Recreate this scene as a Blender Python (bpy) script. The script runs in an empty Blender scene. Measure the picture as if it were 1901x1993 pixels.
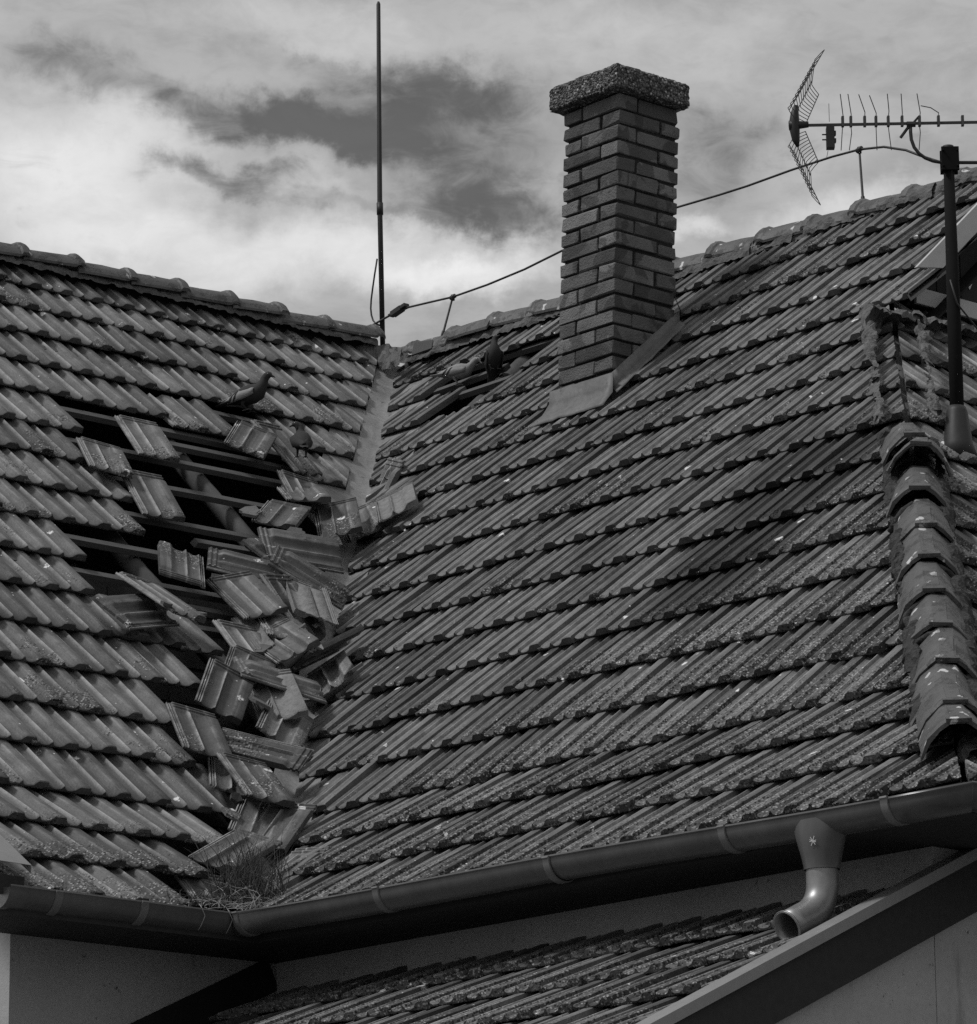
import bpy, bmesh, math, random
import numpy as np
from mathutils import Vector, Matrix, noise as mnoise
R = math.radians
random.seed(7)
rng = np.random.default_rng(11)
SC = bpy.context.scene
COL = SC.collection

# ------------------------------------------------------------------ camera
FPX, WPX = 8341.85, 1901.0
cam = bpy.data.cameras.new('camera'); cam_o = bpy.data.objects.new('camera', cam); COL.objects.link(cam_o)
_yaw, _pit, _rol = R(138.564), R(14.1116), R(-0.435)
fw = Vector((math.cos(_pit)*math.cos(_yaw), math.cos(_pit)*math.sin(_yaw), math.sin(_pit)))
r0 = Vector((math.sin(_yaw), -math.cos(_yaw), 0)); u0 = r0.cross(fw)
cr = r0*math.cos(_rol)+u0*math.sin(_rol); cu = -r0*math.sin(_rol)+u0*math.cos(_rol)
CAM = Vector((13.5785, -10.8990, -3.0904))
m = Matrix.Identity(4)
for i in range(3):
    m[i][0], m[i][1], m[i][2], m[i][3] = cr[i], cu[i], -fw[i], CAM[i]
cam_o.matrix_world = m
cam.sensor_fit = 'HORIZONTAL'; cam.sensor_width = 36; cam.lens = FPX/WPX*36
cam.clip_start = 0.5; cam.clip_end = 2000
SC.camera = cam_o
SC.view_settings.view_transform = 'Standard'; SC.view_settings.look = 'None'
SC.view_settings.exposure = 0.58; SC.view_settings.gamma = 1.0
SC.cycles.max_bounces = 4; SC.cycles.diffuse_bounces = 2; SC.cycles.glossy_bounces = 2
SC.cycles.use_denoising = False

# ------------------------------------------------------------------ node helper
class NT:
    def __init__(s, tree): s.t = tree; s.n = tree.nodes; s.l = tree.links
    def node(s, typ, **kw):
        n = s.n.new(typ)
        for k, v in kw.items(): setattr(n, k, v)
        return n
    def link(s, a, b): s.l.new(a, b)
    def put(s, sock, v):
        if hasattr(v, 'is_linked') or isinstance(v, bpy.types.NodeSocket): s.l.new(v, sock)
        else: sock.default_value = v
    def math(s, op, a, b=None, c=None, clamp=False):
        n = s.node('ShaderNodeMath', operation=op, use_clamp=clamp)
        s.put(n.inputs[0], a)
        if b is not None: s.put(n.inputs[1], b)
        if c is not None: s.put(n.inputs[2], c)
        return n.outputs[0]
    def vmath(s, op, a, b=None):
        n = s.node('ShaderNodeVectorMath', operation=op)
        s.put(n.inputs[0], a)
        if b is not None: s.put(n.inputs[1], b)
        return n.outputs['Value'] if op in ('LENGTH', 'DOT_PRODUCT') else n.outputs[0]
    def smooth(s, x, a, b, lo=0.0, hi=1.0):
        n = s.node('ShaderNodeMapRange', interpolation_type='SMOOTHSTEP')
        s.put(n.inputs['Value'], x); s.put(n.inputs['From Min'], a); s.put(n.inputs['From Max'], b)
        s.put(n.inputs['To Min'], lo); s.put(n.inputs['To Max'], hi)
        return n.outputs[0]
    def mix(s, f, a, b):
        n = s.node('ShaderNodeMix', data_type='FLOAT')
        s.put(n.inputs[0], f); s.put(n.inputs[2], a); s.put(n.inputs[3], b)
        return n.outputs[0]
    def noise(s, vec, scale, detail=4.0, rough=0.55, out='Fac', dist=0.0):
        n = s.node('ShaderNodeTexNoise')
        s.put(n.inputs['Vector'], vec); n.inputs['Scale'].default_value = scale
        n.inputs['Detail'].default_value = detail; n.inputs['Roughness'].default_value = rough
        n.inputs['Distortion'].default_value = dist
        return n.outputs[out]
    def voro(s, vec, scale, feature='F1', out='Distance', rand=1.0):
        n = s.node('ShaderNodeTexVoronoi', feature=feature)
        s.put(n.inputs['Vector'], vec); n.inputs['Scale'].default_value = scale
        n.inputs['Randomness'].default_value = rand
        return n.outputs[out]
    def voro2(s, vec, scale):
        n = s.node('ShaderNodeTexVoronoi', feature='F1'); s.put(n.inputs['Vector'], vec); n.inputs['Scale'].default_value = scale
        return n.outputs['Distance'], s.sep(n.outputs['Color'])
    def mapping(s, vec, loc=(0,0,0), rot=(0,0,0), scale=(1,1,1), typ='POINT'):
        n = s.node('ShaderNodeMapping', vector_type=typ)
        s.put(n.inputs['Vector'], vec); n.inputs['Location'].default_value = loc
        n.inputs['Rotation'].default_value = rot; n.inputs['Scale'].default_value = scale
        return n.outputs[0]
    def sep(s, v):
        n = s.node('ShaderNodeSeparateXYZ'); s.put(n.inputs[0], v); return n.outputs
    def comb(s, x, y, z):
        n = s.node('ShaderNodeCombineXYZ'); s.put(n.inputs[0], x); s.put(n.inputs[1], y); s.put(n.inputs[2], z); return n.outputs[0]

# ------------------------------------------------------------------ world: a cloudy sky
SUN_AZ, SUN_EL = R(-114), R(54)          # the sun stands to the front left, behind thin cloud
world = bpy.data.worlds.new('World'); SC.world = world; world.use_nodes = True
W = NT(world.node_tree); W.n.clear()
wo = W.node('ShaderNodeOutputWorld'); bg = W.node('ShaderNodeBackground'); bg.inputs['Strength'].default_value = 0.1
W.link(bg.outputs[0], wo.inputs[0])
sky = W.node('ShaderNodeTexSky', sky_type='NISHITA'); sky.sun_disc = False
sky.sun_elevation = SUN_EL; sky.sun_rotation = R(90) - SUN_AZ
bw = W.node('ShaderNodeRGBToBW'); W.link(sky.outputs[0], bw.inputs[0])
tc = W.node('ShaderNodeTexCoord')
dx, dy, dz = W.sep(tc.outputs['Generated'])
az = W.math('MULTIPLY', W.math('ARCTAN2', dy, dx), 57.29578)
el = W.math('MULTIPLY', W.math('ARCSINE', dz), 57.29578)
px = W.math('SUBTRACT', 138.5, az); py = W.math('SUBTRACT', el, 18.83)
P0 = W.comb(px, py, 0.0)
nv = W.noise(P0, 0.75, 6.0, 0.62, 'Color')
wob = W.vmath('MULTIPLY', W.vmath('SUBTRACT', nv, (0.5, 0.5, 0.5)), (2.0, 1.3, 0.0))
P1 = W.vmath('ADD', P0, wob)
stretch = W.mapping(P0, rot=(0, 0, R(-6)), scale=(0.42, 1.0, 1.0))
fbm = W.noise(stretch, 0.8, 7.0, 0.6, dist=0.35)
fine = W.noise(W.mapping(P0, rot=(0, 0, R(14)), scale=(0.6, 1.1, 1)), 2.1, 6.0, 0.62, dist=0.6)
def blob(cx, cy, rx, ry, wgt, rot=0.0):
    a, b = (cx-950.5)/137.6, -(cy-300)/146.0
    v = W.vmath('SUBTRACT', P1, (a, b, 0.0))
    v = W.mapping(v, rot=(0, 0, R(-rot)))
    v = W.vmath('MULTIPLY', v, (137.6/rx, 146.0/ry, 0.0))
    return W.smooth(W.vmath('LENGTH', v), 1.35, 0.15, 0.0, wgt)
def total(bl):
    acc = blob(*bl[0])
    for b in bl[1:]: acc = W.math('ADD', acc, blob(*b))
    return acc
dark = total([(900,290,230,150,1.0,-8),(480,215,260,62,1.05,-10),(430,328,210,42,.95,-3),(960,410,190,55,.95,-8),
              (820,175,300,60,.9,0),(690,255,190,60,.75,-10),(1390,250,170,70,.8,0),(1370,360,140,80,.65,10),(150,115,170,65,.75,-10),
              (1790,335,170,55,.5,5),(640,380,190,22,.5,-6),(620,120,130,25,.45,-4),(40,540,120,40,.0,0)])
bright = total([(150,340,300,170,1.0,0),(560,480,480,80,.95,0),(900,520,190,45,.8,0),(1350,455,75,30,.75,0),
                (560,345,120,40,.5,-10),(1630,425,190,50,.6,12),(1250,60,330,80,.3,-4),(620,60,300,60,.35,-8),(300,560,300,50,.35,0)])
lum = W.math('ADD', 2.95, W.math('MULTIPLY', W.math('SUBTRACT', fbm, 0.5), 3.0))
lum = W.math('ADD', lum, W.math('MULTIPLY', W.math('SUBTRACT', fine, 0.5), 1.5))
lum = W.math('ADD', lum, W.math('MULTIPLY', bright, 2.3))
edge = W.math('ADD', dark, W.math('ADD', W.math('MULTIPLY', W.math('SUBTRACT', fine, 0.5), 1.7), W.math('MULTIPLY', W.math('SUBTRACT', fbm, 0.5), 1.6)))
clear = W.smooth(edge, 0.0, 1.45)
clearlum = W.math('ADD', W.math('ADD', 0.82, W.math('MULTIPLY', W.math('SUBTRACT', fbm, 0.5), 0.5)), W.math('MULTIPLY', bw.outputs[0], 0.02))
lum = W.mix(clear, lum, clearlum)
zen = W.smooth(el, 24.0, 60.0, 1.0, 1.05)     # the cloud deck is brighter overhead than near the horizon
lum = W.math('MAXIMUM', W.math('MULTIPLY', lum, zen), 0.3)
W.link(lum, bg.inputs['Color'])

sun = bpy.data.lights.new('sun', 'SUN'); sun.energy = 1.5; sun.angle = R(10); sun.color = (1, 1, 1)
sun_o = bpy.data.objects.new('sun', sun); COL.objects.link(sun_o)
sd = Vector((math.cos(SUN_EL)*math.cos(SUN_AZ), math.cos(SUN_EL)*math.sin(SUN_AZ), math.sin(SUN_EL)))
sun_o.rotation_euler = sd.to_track_quat('Z', 'Y').to_euler()

# ------------------------------------------------------------------ materials (a black and white world: every colour is a grey)
def newmat(name):
    mt = bpy.data.materials.new(name); mt.use_nodes = True
    T = NT(mt.node_tree)
    b = T.n['Principled BSDF']
    return mt, T, b
def finish(T, b, base, rough, bump=None, bstr=0.3, bdist=0.01, spec=0.4, metal=0.0):
    T.put(b.inputs['Base Color'], base) if not isinstance(base, (int, float)) else setattr(b.inputs['Base Color'], 'default_value', (base,)*3+(1,))
    T.put(b.inputs['Roughness'], rough)
    b.inputs['Specular IOR Level'].default_value = spec; b.inputs['Metallic'].default_value = metal
    if bump is not None:
        bn = T.node('ShaderNodeBump'); bn.inputs['Strength'].default_value = bstr; bn.inputs['Distance'].default_value = bdist
        T.put(bn.inputs['Height'], bump); T.link(bn.outputs[0], b.inputs['Normal'])

def tile_material(name, base_lo, base_hi, lichen_gain, loose=False):
    mt, T, b = newmat(name)
    pos = T.node('ShaderNodeNewGeometry').outputs['Position']
    tcx = T.node('ShaderNodeTexCoord').outputs['Object']
    P = tcx if loose else pos
    at = T.node('ShaderNodeAttribute'); at.attribute_name = 'tcol'
    rnd, vv, rib = T.sep(at.outputs['Vector']); across = at.outputs['Alpha']
    if loose:
        rnd = T.node('ShaderNodeObjectInfo').outputs['Random']
        P = T.vmath('ADD', P, T.vmath('MULTIPLY', T.comb(rnd, rnd, rnd), (37.0, 53.0, 11.0)))
    tone = T.mix(rnd, base_lo, base_hi)
    mid = T.noise(P, 11.0, 5.0, 0.62); fin = T.noise(P, 95.0, 3.0, 0.6)
    # rain streaks that run the length of each tile
    streak = T.noise(T.comb(T.math('MULTIPLY', across, 16.0), T.math('ADD', T.math('MULTIPLY', vv, 1.3), T.math('MULTIPLY', rnd, 91.0)), T.math('MULTIPLY', rnd, 47.0)), 1.0, 4.0, 0.65)
    tone = T.math('MULTIPLY', tone, T.math('MULTIPLY', T.mix(mid, 0.35, 1.65), T.math('MULTIPLY', T.mix(fin, 0.60, 1.40), T.mix(streak, 0.35, 1.65))))
    crest_light = T.math('MULTIPLY', rib, T.smooth(T.math('ADD', T.math('MULTIPLY', mid, 0.6), T.math('MULTIPLY', streak, 0.4)), 0.36, 0.60))  # highlights along the rib crests, painted into the tone
    tone = T.math('ADD', tone, T.math('MULTIPLY', crest_light, 0.36 if loose else 0.27))
    x, y, z = T.sep(pos)
    n3 = T.noise(P, 2.4, 4.0, 0.6)
    # lichen: grains, thickest towards the lower ends of the tiles and the lower right of the slope
    if loose: zone = T.smooth(n3, 0.40, 0.70)
    else:
        right = T.smooth(T.math('SUBTRACT', T.math('MULTIPLY', x, 0.33), T.math('MULTIPLY', z, 0.30)), -0.15, 0.55)
        zone = T.math('MAXIMUM', right, T.smooth(n3, 0.50, 0.66, 0.0, 0.8))
    low = T.smooth(vv, 0.95, 0.05, 0.10, 1.0)
    m1 = T.math('ADD', T.math('MULTIPLY', zone, low), T.math('MULTIPLY', T.math('SUBTRACT', mid, 0.5), 1.5))
    m1 = T.smooth(m1, 0.28, 0.66, 0.0, lichen_gain)
    dv_, (c1, c2, c3) = T.voro2(P, 88.0)
    grain = T.smooth(dv_, 0.62, 0.30)
    dk = T.math('MULTIPLY', T.math('MULTIPLY', T.math('GREATER_THAN', c1, 0.45), grain), m1)
    lt = T.math('MULTIPLY', T.math('MULTIPLY', T.math('GREATER_THAN', c2, 0.60), grain), m1)
    tone = T.mix(T.math('MULTIPLY', dk, 0.8), tone, 0.018)
    tone = T.mix(T.math('MULTIPLY', lt, 0.7), tone, 0.40)
    ms = T.math('MULTIPLY', T.smooth(vv, 0.06, 0.0), T.smooth(mid, 0.40, 0.60))      # moss on the butt ends
    tone = T.mix(T.math('MULTIPLY', ms, 0.35), tone, 0.03)
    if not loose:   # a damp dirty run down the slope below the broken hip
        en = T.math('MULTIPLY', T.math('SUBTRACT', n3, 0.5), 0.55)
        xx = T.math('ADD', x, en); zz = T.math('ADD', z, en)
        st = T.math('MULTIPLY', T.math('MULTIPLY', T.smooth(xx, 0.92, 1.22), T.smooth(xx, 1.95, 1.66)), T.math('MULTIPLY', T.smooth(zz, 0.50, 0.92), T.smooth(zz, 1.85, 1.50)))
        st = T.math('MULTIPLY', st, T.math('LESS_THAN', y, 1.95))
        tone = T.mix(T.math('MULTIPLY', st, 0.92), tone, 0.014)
    # bird droppings
    Pw = T.vmath('ADD', P, T.vmath('MULTIPLY', T.vmath('SUBTRACT', T.noise(P, 34.0, 3.0, 0.65, 'Color'), (0.5, 0.5, 0.5)), (0.06, 0.06, 0.06)))
    d2, e2_ = T.voro2(Pw, 9.0)
    gate = T.math('GREATER_THAN', e2_[0], 0.30 if loose else 0.60)
    drop = T.math('MULTIPLY', gate, T.smooth(T.math('SUBTRACT', d2, T.mix(e2_[1], -0.02, 0.17)), 0.03, -0.03))
    d3, e3_ = T.voro2(P, 24.0)
    spk = T.math('MULTIPLY', T.math('GREATER_THAN', e3_[0], 0.80), T.smooth(T.math('SUBTRACT', d3, T.mix(e3_[1], 0.0, 0.14)), 0.02, -0.02))
    drop = T.math('MAXIMUM', drop, spk)
    tone = T.mix(T.math('MULTIPLY', drop, 0.9), tone, 0.75)
    tone = T.math('MAXIMUM', tone, 0.010)
    h = T.math('ADD', T.math('MULTIPLY', fin, 0.5), T.math('MULTIPLY', mid, 0.6))
    h = T.math('ADD', h, T.math('ADD', T.math('MULTIPLY', T.math('ADD', dk, lt), 1.6), T.math('MULTIPLY', drop, 1.2)))
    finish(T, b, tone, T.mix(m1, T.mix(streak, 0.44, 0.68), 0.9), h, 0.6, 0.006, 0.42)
    return mt

def plain(name, tone, var=0.3, rough=0.7, scale=8.0, bstr=0.3, bdist=0.01, spec=0.3, metal=0.0, fine=70.0, spots=0.0, stretch=(1,1,1), spot_tone=0.03):
    mt, T, b = newmat(name)
    pos = T.mapping(T.node('ShaderNodeTexCoord').outputs['Object'], scale=stretch)
    a = T.noise(pos, scale, 5.0, 0.6); f = T.noise(pos, fine, 4.0, 0.6)
    t = T.math('MULTIPLY', T.math('MULTIPLY', T.mix(a, 1-var, 1+var), T.mix(f, 1-var*0.5, 1+var*0.5)), tone)
    if spots:
        s = T.math('MULTIPLY', T.smooth(T.noise(pos, scale*3.1, 6.0, 0.7), 0.60, 0.72), spots)
        t = T.mix(s, t, spot_tone)
    h = T.math('ADD', a, T.math('MULTIPLY', f, 0.5))
    finish(T, b, t, T.mix(a, max(0.05, rough-0.1), min(1, rough+0.1)), h, bstr, bdist, spec, metal)
    return mt

M = {}
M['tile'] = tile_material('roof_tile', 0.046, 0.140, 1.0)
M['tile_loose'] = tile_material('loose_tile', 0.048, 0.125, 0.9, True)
def ridge_material():
    mt, T, b = newmat('ridge_tile')
    P = T.node('ShaderNodeNewGeometry').outputs['Position']
    a = T.noise(P, 7.0, 5.0, 0.6); f = T.noise(P, 70.0, 4.0, 0.6)
    t = T.math('MULTIPLY', T.mix(a, 0.025, 0.135), T.mix(f, 0.7, 1.3))
    wp = T.vmath('ADD', T.mapping(P, scale=(1, 1, 0.45)), T.vmath('MULTIPLY', T.vmath('SUBTRACT', T.noise(P, 25.0, 3.0, 0.6, 'Color'), (0.5,)*3), (0.05,)*3))
    c = T.sep(T.voro(wp, 17.0, 'F1', 'Color')); d = T.voro(wp, 17.0)
    dr = T.math('MULTIPLY', T.math('GREATER_THAN', c[0], 0.38), T.smooth(T.math('SUBTRACT', d, T.mix(c[1], 0.05, 0.30)), 0.04, -0.04))
    dr = T.math('MULTIPLY', dr, T.smooth(T.noise(P, 2.6, 2.0), 0.28, 0.46))
    t = T.mix(T.math('MULTIPLY', dr, 0.85), t, 0.6)
    li = T.smooth(T.noise(P, 13.0, 6.0, 0.72), 0.50, 0.64)
    t = T.mix(T.math('MULTIPLY', li, 0.75), t, 0.022)
    finish(T, b, t, T.mix(a, 0.45, 0.7), T.math('ADD', a, T.math('ADD', T.math('MULTIPLY', f, 0.5), T.math('MULTIPLY', li, 0.7))), 0.5, 0.008, 0.45)
    return mt
M['ridge'] = ridge_material()
M['mortar'] = plain('mortar', 0.13, 0.6, 0.95, 14.0, 0.9, 0.02, 0.1, fine=60.0, spots=0.7)
def brick_material():
    mt, T, b = newmat('brick')
    P = T.node('ShaderNodeTexCoord').outputs['Object']
    at = T.node('ShaderNodeAttribute'); at.attribute_name = 'tcol'; rnd, g2, _ = T.sep(at.outputs['Vector'])
    a = T.noise(T.vmath('ADD', P, T.comb(T.math('MULTIPLY', rnd, 40.0), 0.0, 0.0)), 8.0, 4.0, 0.55); f = T.noise(P, 110.0, 4.0, 0.6)
    t = T.math('MULTIPLY', T.mix(rnd, 0.075, 0.185), T.math('MULTIPLY', T.mix(a, 0.45, 1.55), T.mix(f, 0.85, 1.15)))
    st = T.smooth(T.noise(T.vmath('ADD', P, T.comb(0.0, T.math('MULTIPLY', rnd, 20.0), 0.0)), 5.0, 3.0, 0.5, dist=1.0), 0.53, 0.56)
    t = T.mix(T.math('MULTIPLY', st, 0.55), t, 0.04)
    ef = T.smooth(T.noise(T.mapping(P, scale=(1, 1, 0.25)), 30.0, 4.0, 0.6), 0.70, 0.78)
    t = T.mix(T.math('MULTIPLY', ef, 0.35), t, 0.45)
    t = T.mix(g2, t, T.math('MULTIPLY', f, 0.055))
    finish(T, b, t, 0.85, T.math('ADD', T.math('MULTIPLY', f, 1.3), T.noise(P, 28.0, 5.0, 0.65)), 0.9, 0.008, 0.2)
    return mt
M['brick'] = brick_material()
def concrete_material():
    mt, T, b = newmat('pebble_concrete')
    P = T.node('ShaderNodeTexCoord').outputs['Object']
    c = T.sep(T.voro(P, 85.0, 'F1', 'Color')); d = T.voro(P, 85.0)
    t = T.mix(c[0], 0.05, 0.22); t = T.mix(T.math('GREATER_THAN', c[1], 0.92), t, 0.5)
    t = T.math('MULTIPLY', t, T.smooth(d, 0.85, 0.3, 0.3, 1.0))
    finish(T, b, t, 0.9, T.math('SUBTRACT', 1.0, d), 1.0, 0.012, 0.2)
    return mt
M['concrete'] = concrete_material()
M['zinc'] = plain('grey_flashing', 0.125, 0.75, 0.6, 7.0, 0.4, 0.008, 0.4, 0.1, fine=45.0, spots=0.8, spot_tone=0.05)
M['band'] = plain('gutter_band', 0.15, 0.2, 0.45, 3.0, 0.05, 0.004, 0.5, 0.1)
M['gutter'] = plain('gutter_metal', 0.095, 0.45, 0.30, 4.0, 0.06, 0.004, 0.5, 0.15, fine=34.0, spots=0.45, spot_tone=0.07, stretch=(1, 1, 0.35))
M['pipe'] = plain('zinc_pipe', 0.26, 0.4, 0.42, 9.0, 0.12, 0.004, 0.5, 0.6, fine=40.0, spots=0.4, spot_tone=0.1)
M['valley'] = plain('valley_metal', 0.20, 0.6, 0.55, 5.0, 0.4, 0.01, 0.5, 0.1, fine=40.0, spots=0.8, spot_tone=0.06)
M['light_trim'] = plain('light_trim', 0.42, 0.2, 0.5, 3.0, 0.08, 0.004, 0.5, 0.1, fine=30.0, spots=0.12, spot_tone=0.1)
M['moss'] = plain('mossy_mortar', 0.055, 0.7, 0.95, 20.0, 1.0, 0.02, 0.1, fine=60.0, spots=0.6, spot_tone=0.25)
M['trim'] = plain('verge_metal', 0.21, 0.3, 0.5, 3.0, 0.08, 0.004, 0.5, 0.1, fine=30.0, spots=0.12, spot_tone=0.1)
M['dark_wood'] = plain('dark_wood', 0.035, 0.4, 0.8, 5.0, 0.4, 0.006, 0.2, stretch=(1, 6, 6))
M['batten'] = plain('batten_wood', 0.095, 0.4, 0.85, 6.0, 0.5, 0.006, 0.15, fine=50.0, stretch=(4, 1, 4), spots=0.25)
M['rafter'] = plain('rafter_wood', 0.085, 0.5, 0.85, 5.0, 0.5, 0.006, 0.15, fine=60.0, stretch=(1, 5, 1))
def plaster_material():
    mt, T, b = newmat('plaster')
    P = T.node('ShaderNodeNewGeometry').outputs['Position']
    a = T.noise(P, 2.0, 5.0, 0.6); g = T.noise(P, 60.0, 5.0, 0.65)
    t = T.math('MULTIPLY', T.mix(a, 0.24, 0.48), T.mix(g, 0.85, 1.15))
    pit = T.smooth(T.noise(P, 17.0, 6.0, 0.75), 0.64, 0.70)
    t = T.mix(T.math('MULTIPLY', pit, 0.7), t, 0.05)
    run = T.smooth(T.noise(T.mapping(P, scale=(1, 1, 0.12)), 11.0, 4.0, 0.6), 0.60, 0.74)
    t = T.mix(T.math('MULTIPLY', run, 0.40), t, 0.12)
    finish(T, b, t, 0.92, T.math('ADD', g, T.math('MULTIPLY', pit, -1.5)), 0.5, 0.006, 0.1)
    return mt
M['plaster'] = plaster_material()
M['iron'] = plain('dark_iron', 0.030, 0.35, 0.55, 12.0, 0.2, 0.003, 0.4, 0.2)
M['mast'] = plain('mast_paint', 0.010, 0.4, 0.85, 9.0, 0.25, 0.003, 0.08, 0.0, spots=0.2, spot_tone=0.08)
M['alu'] = plain('dull_aluminium', 0.06, 0.3, 0.5, 15.0, 0.1, 0.002, 0.5, 0.4)
M['plastic'] = plain('black_plastic', 0.018, 0.3, 0.55, 15.0, 0.1, 0.002, 0.4)
M['white'] = plain('white_paint_daylight', 0.78, 0.06, 0.6, 5.0, 0.1, 0.002, 0.3)
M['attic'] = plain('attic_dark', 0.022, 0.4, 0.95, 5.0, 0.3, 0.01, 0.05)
M['ground'] = plain('ground', 0.13, 0.4, 0.95, 0.6, 0.3, 0.05, 0.1, fine=9.0)
M['grass'] = plain('dry_grass', 0.055, 0.7, 0.8, 60.0, 0.1, 0.002, 0.2)
M['straw'] = plain('pale_straw', 0.34, 0.5, 0.8, 60.0, 0.1, 0.002, 0.2)
M['pale_tile'] = plain('mortar_caked_tile', 0.20, 0.55, 0.9, 22.0, 0.8, 0.01, 0.1, fine=80.0, spots=0.8, spot_tone=0.06)
def feather(name, t0, v=0.3): return plain(name, t0, v, 0.75, 40.0, 0.35, 0.004, 0.2, fine=160.0, stretch=(0.5, 1.6, 1.6))
M['pig_dark'] = feather('dark_feathers', 0.032); M['pig_grey'] = feather('grey_feathers', 0.24); M['pig_bar'] = feather('bar_feathers', 0.02)
M['pig_pale'] = feather('pale_feathers', 0.24); M['eye'] = plain('bird_eye', 0.3, 0.1, 0.2)
# ------------------------------------------------------------------ object helpers
def tag(o, label=None, cat=None, group=None, kind=None):
    if label: o['label'] = label
    if cat: o['category'] = cat
    if group: o['group'] = group
    if kind: o['kind'] = kind
    return o
def empty(name, loc=(0, 0, 0), label=None, cat=None, group=None, kind=None):
    o = bpy.data.objects.new(name, None); COL.objects.link(o); o.location = loc
    o.empty_display_size = 0.2
    return tag(o, label, cat, group, kind)
class MB:
    """collects polygons (with a grey-value attribute) and links them as ONE mesh object"""
    def __init__(s): s.v = []; s.f = []; s.c = []; s.n = 0
    def add(s, verts, faces, col=(0.5, 0.5, 0.0)):
        verts = np.asarray(verts, float).reshape(-1, 3); k = s.n
        s.v.append(verts); s.n += len(verts)
        c = np.asarray(col, float)
        s.c.append(np.tile(c, (len(verts), 1)) if c.ndim == 1 else c)
        if s.c[-1].shape[1] == 3: s.c[-1] = np.hstack([s.c[-1], np.ones((len(verts), 1))])
        s.f.extend([tuple(int(i)+k for i in f) for f in faces])
    def grid(s, pts, col=(0.5, 0.5, 0.0), flip=False):
        pts = np.asarray(pts, float); a, b = pts.shape[:2]
        F = []
        for i in range(a-1):
            for j in range(b-1):
                q = (i*b+j, i*b+j+1, (i+1)*b+j+1, (i+1)*b+j)
                F.append(q[::-1] if flip else q)
        s.add(pts.reshape(-1, 3), F, np.asarray(col).reshape(-1, np.shape(col)[-1]) if np.ndim(col) > 1 else col)
    def box(s, lo, hi, col=(0.5, 0.5, 0.0), Mx=None, bev=0.0):
        x0, y0, z0 = lo; x1, y1, z1 = hi
        v = np.array([(x0,y0,z0),(x1,y0,z0),(x1,y1,z0),(x0,y1,z0),(x0,y0,z1),(x1,y0,z1),(x1,y1,z1),(x0,y1,z1)], float)
        if Mx is not None: v = np.array([tuple(Mx @ Vector(p)) for p in v])
        s.add(v, [(0,3,2,1),(4,5,6,7),(0,1,5,4),(1,2,6,5),(2,3,7,6),(3,0,4,7)], col)
    def prism(s, poly, d, col=(0.5, 0.5, 0.0)):
        """a flat polygon (3-D points) given the thickness vector d"""
        p = np.asarray(poly, float); n = len(p); q = p+np.asarray(d, float)
        s.add(np.vstack([p, q]), [tuple(range(n))[::-1], tuple(range(n, 2*n))]+[(i, (i+1) % n, n+(i+1) % n, n+i) for i in range(n)], col)
    def tube(s, path, rad, seg=8, caps=True, col=(0.5, 0.5, 0.0)):
        path = [Vector(p) for p in path]; n = len(path)
        rad = [rad]*n if isinstance(rad, (int, float)) else list(rad)
        rings = []; prev = None
        for i, p in enumerate(path):
            t = (path[min(i+1, n-1)]-path[max(i-1, 0)]).normalized()
            if prev is None: a = t.orthogonal().normalized()
            else: a = (prev-t*prev.dot(t)).normalized()
            prev = a; b = t.cross(a)
            rings.append([tuple(p+(a*math.cos(2*math.pi*k/seg)+b*math.sin(2*math.pi*k/seg))*rad[i]) for k in range(seg)])
        V = [v for r_ in rings for v in r_]; F = []
        for i in range(n-1):
            for k in range(seg):
                F.append((i*seg+k, i*seg+(k+1) % seg, (i+1)*seg+(k+1) % seg, (i+1)*seg+k))
        if caps: F += [tuple(range(seg))[::-1], tuple((n-1)*seg+k for k in range(seg))]
        s.add(V, F, col)
    def mesh(s, name, mat, smooth=False):
        me = bpy.data.meshes.new(name)
        V = np.vstack(s.v) if s.v else np.zeros((0, 3))
        me.from_pydata(V.tolist(), [], s.f); me.update()
        ca = me.color_attributes.new('tcol', 'FLOAT_COLOR', 'POINT')
        if s.c:
            C4 = np.vstack(s.c).astype(np.float32); ca.data.foreach_set('color', C4.ravel())
        me.materials.append(mat)
        if smooth: me.polygons.foreach_set('use_smooth', [True]*len(me.polygons))
        return me
    def build(s, name, mat, parent=None, smooth=False, bevel=0.0, auto=None):
        o = bpy.data.objects.new(name, s.mesh(name, mat, smooth)); COL.objects.link(o)
        if parent is not None: attach(o, parent)
        if bevel:
            md = o.modifiers.new('bevel', 'BEVEL'); md.width = bevel; md.segments = 2; md.limit_method = 'ANGLE'
        if auto is not None: sharp(o.data, auto)
        return o
def sharp(me, ang):
    """smooth shading broken at edges sharper than ang degrees"""
    bm = bmesh.new(); bm.from_mesh(me)
    for f in bm.faces: f.smooth = True
    for e in bm.edges:
        if len(e.link_faces) == 2 and e.calc_face_angle(0) > R(ang): e.smooth = False
    bm.to_mesh(me); bm.free()
def wmat(o):
    b_ = o.matrix_basis.copy()
    return b_ if o.parent is None else wmat(o.parent) @ o.matrix_parent_inverse @ b_
def attach(o, p):
    o.parent = p; o.matrix_parent_inverse = wmat(p).inverted()
def nz(p, s=1.0, seed=0.0): return mnoise.noise(Vector((p[0]*s+seed, p[1]*s-seed*0.7, p[2]*s+seed*1.3)))

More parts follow.
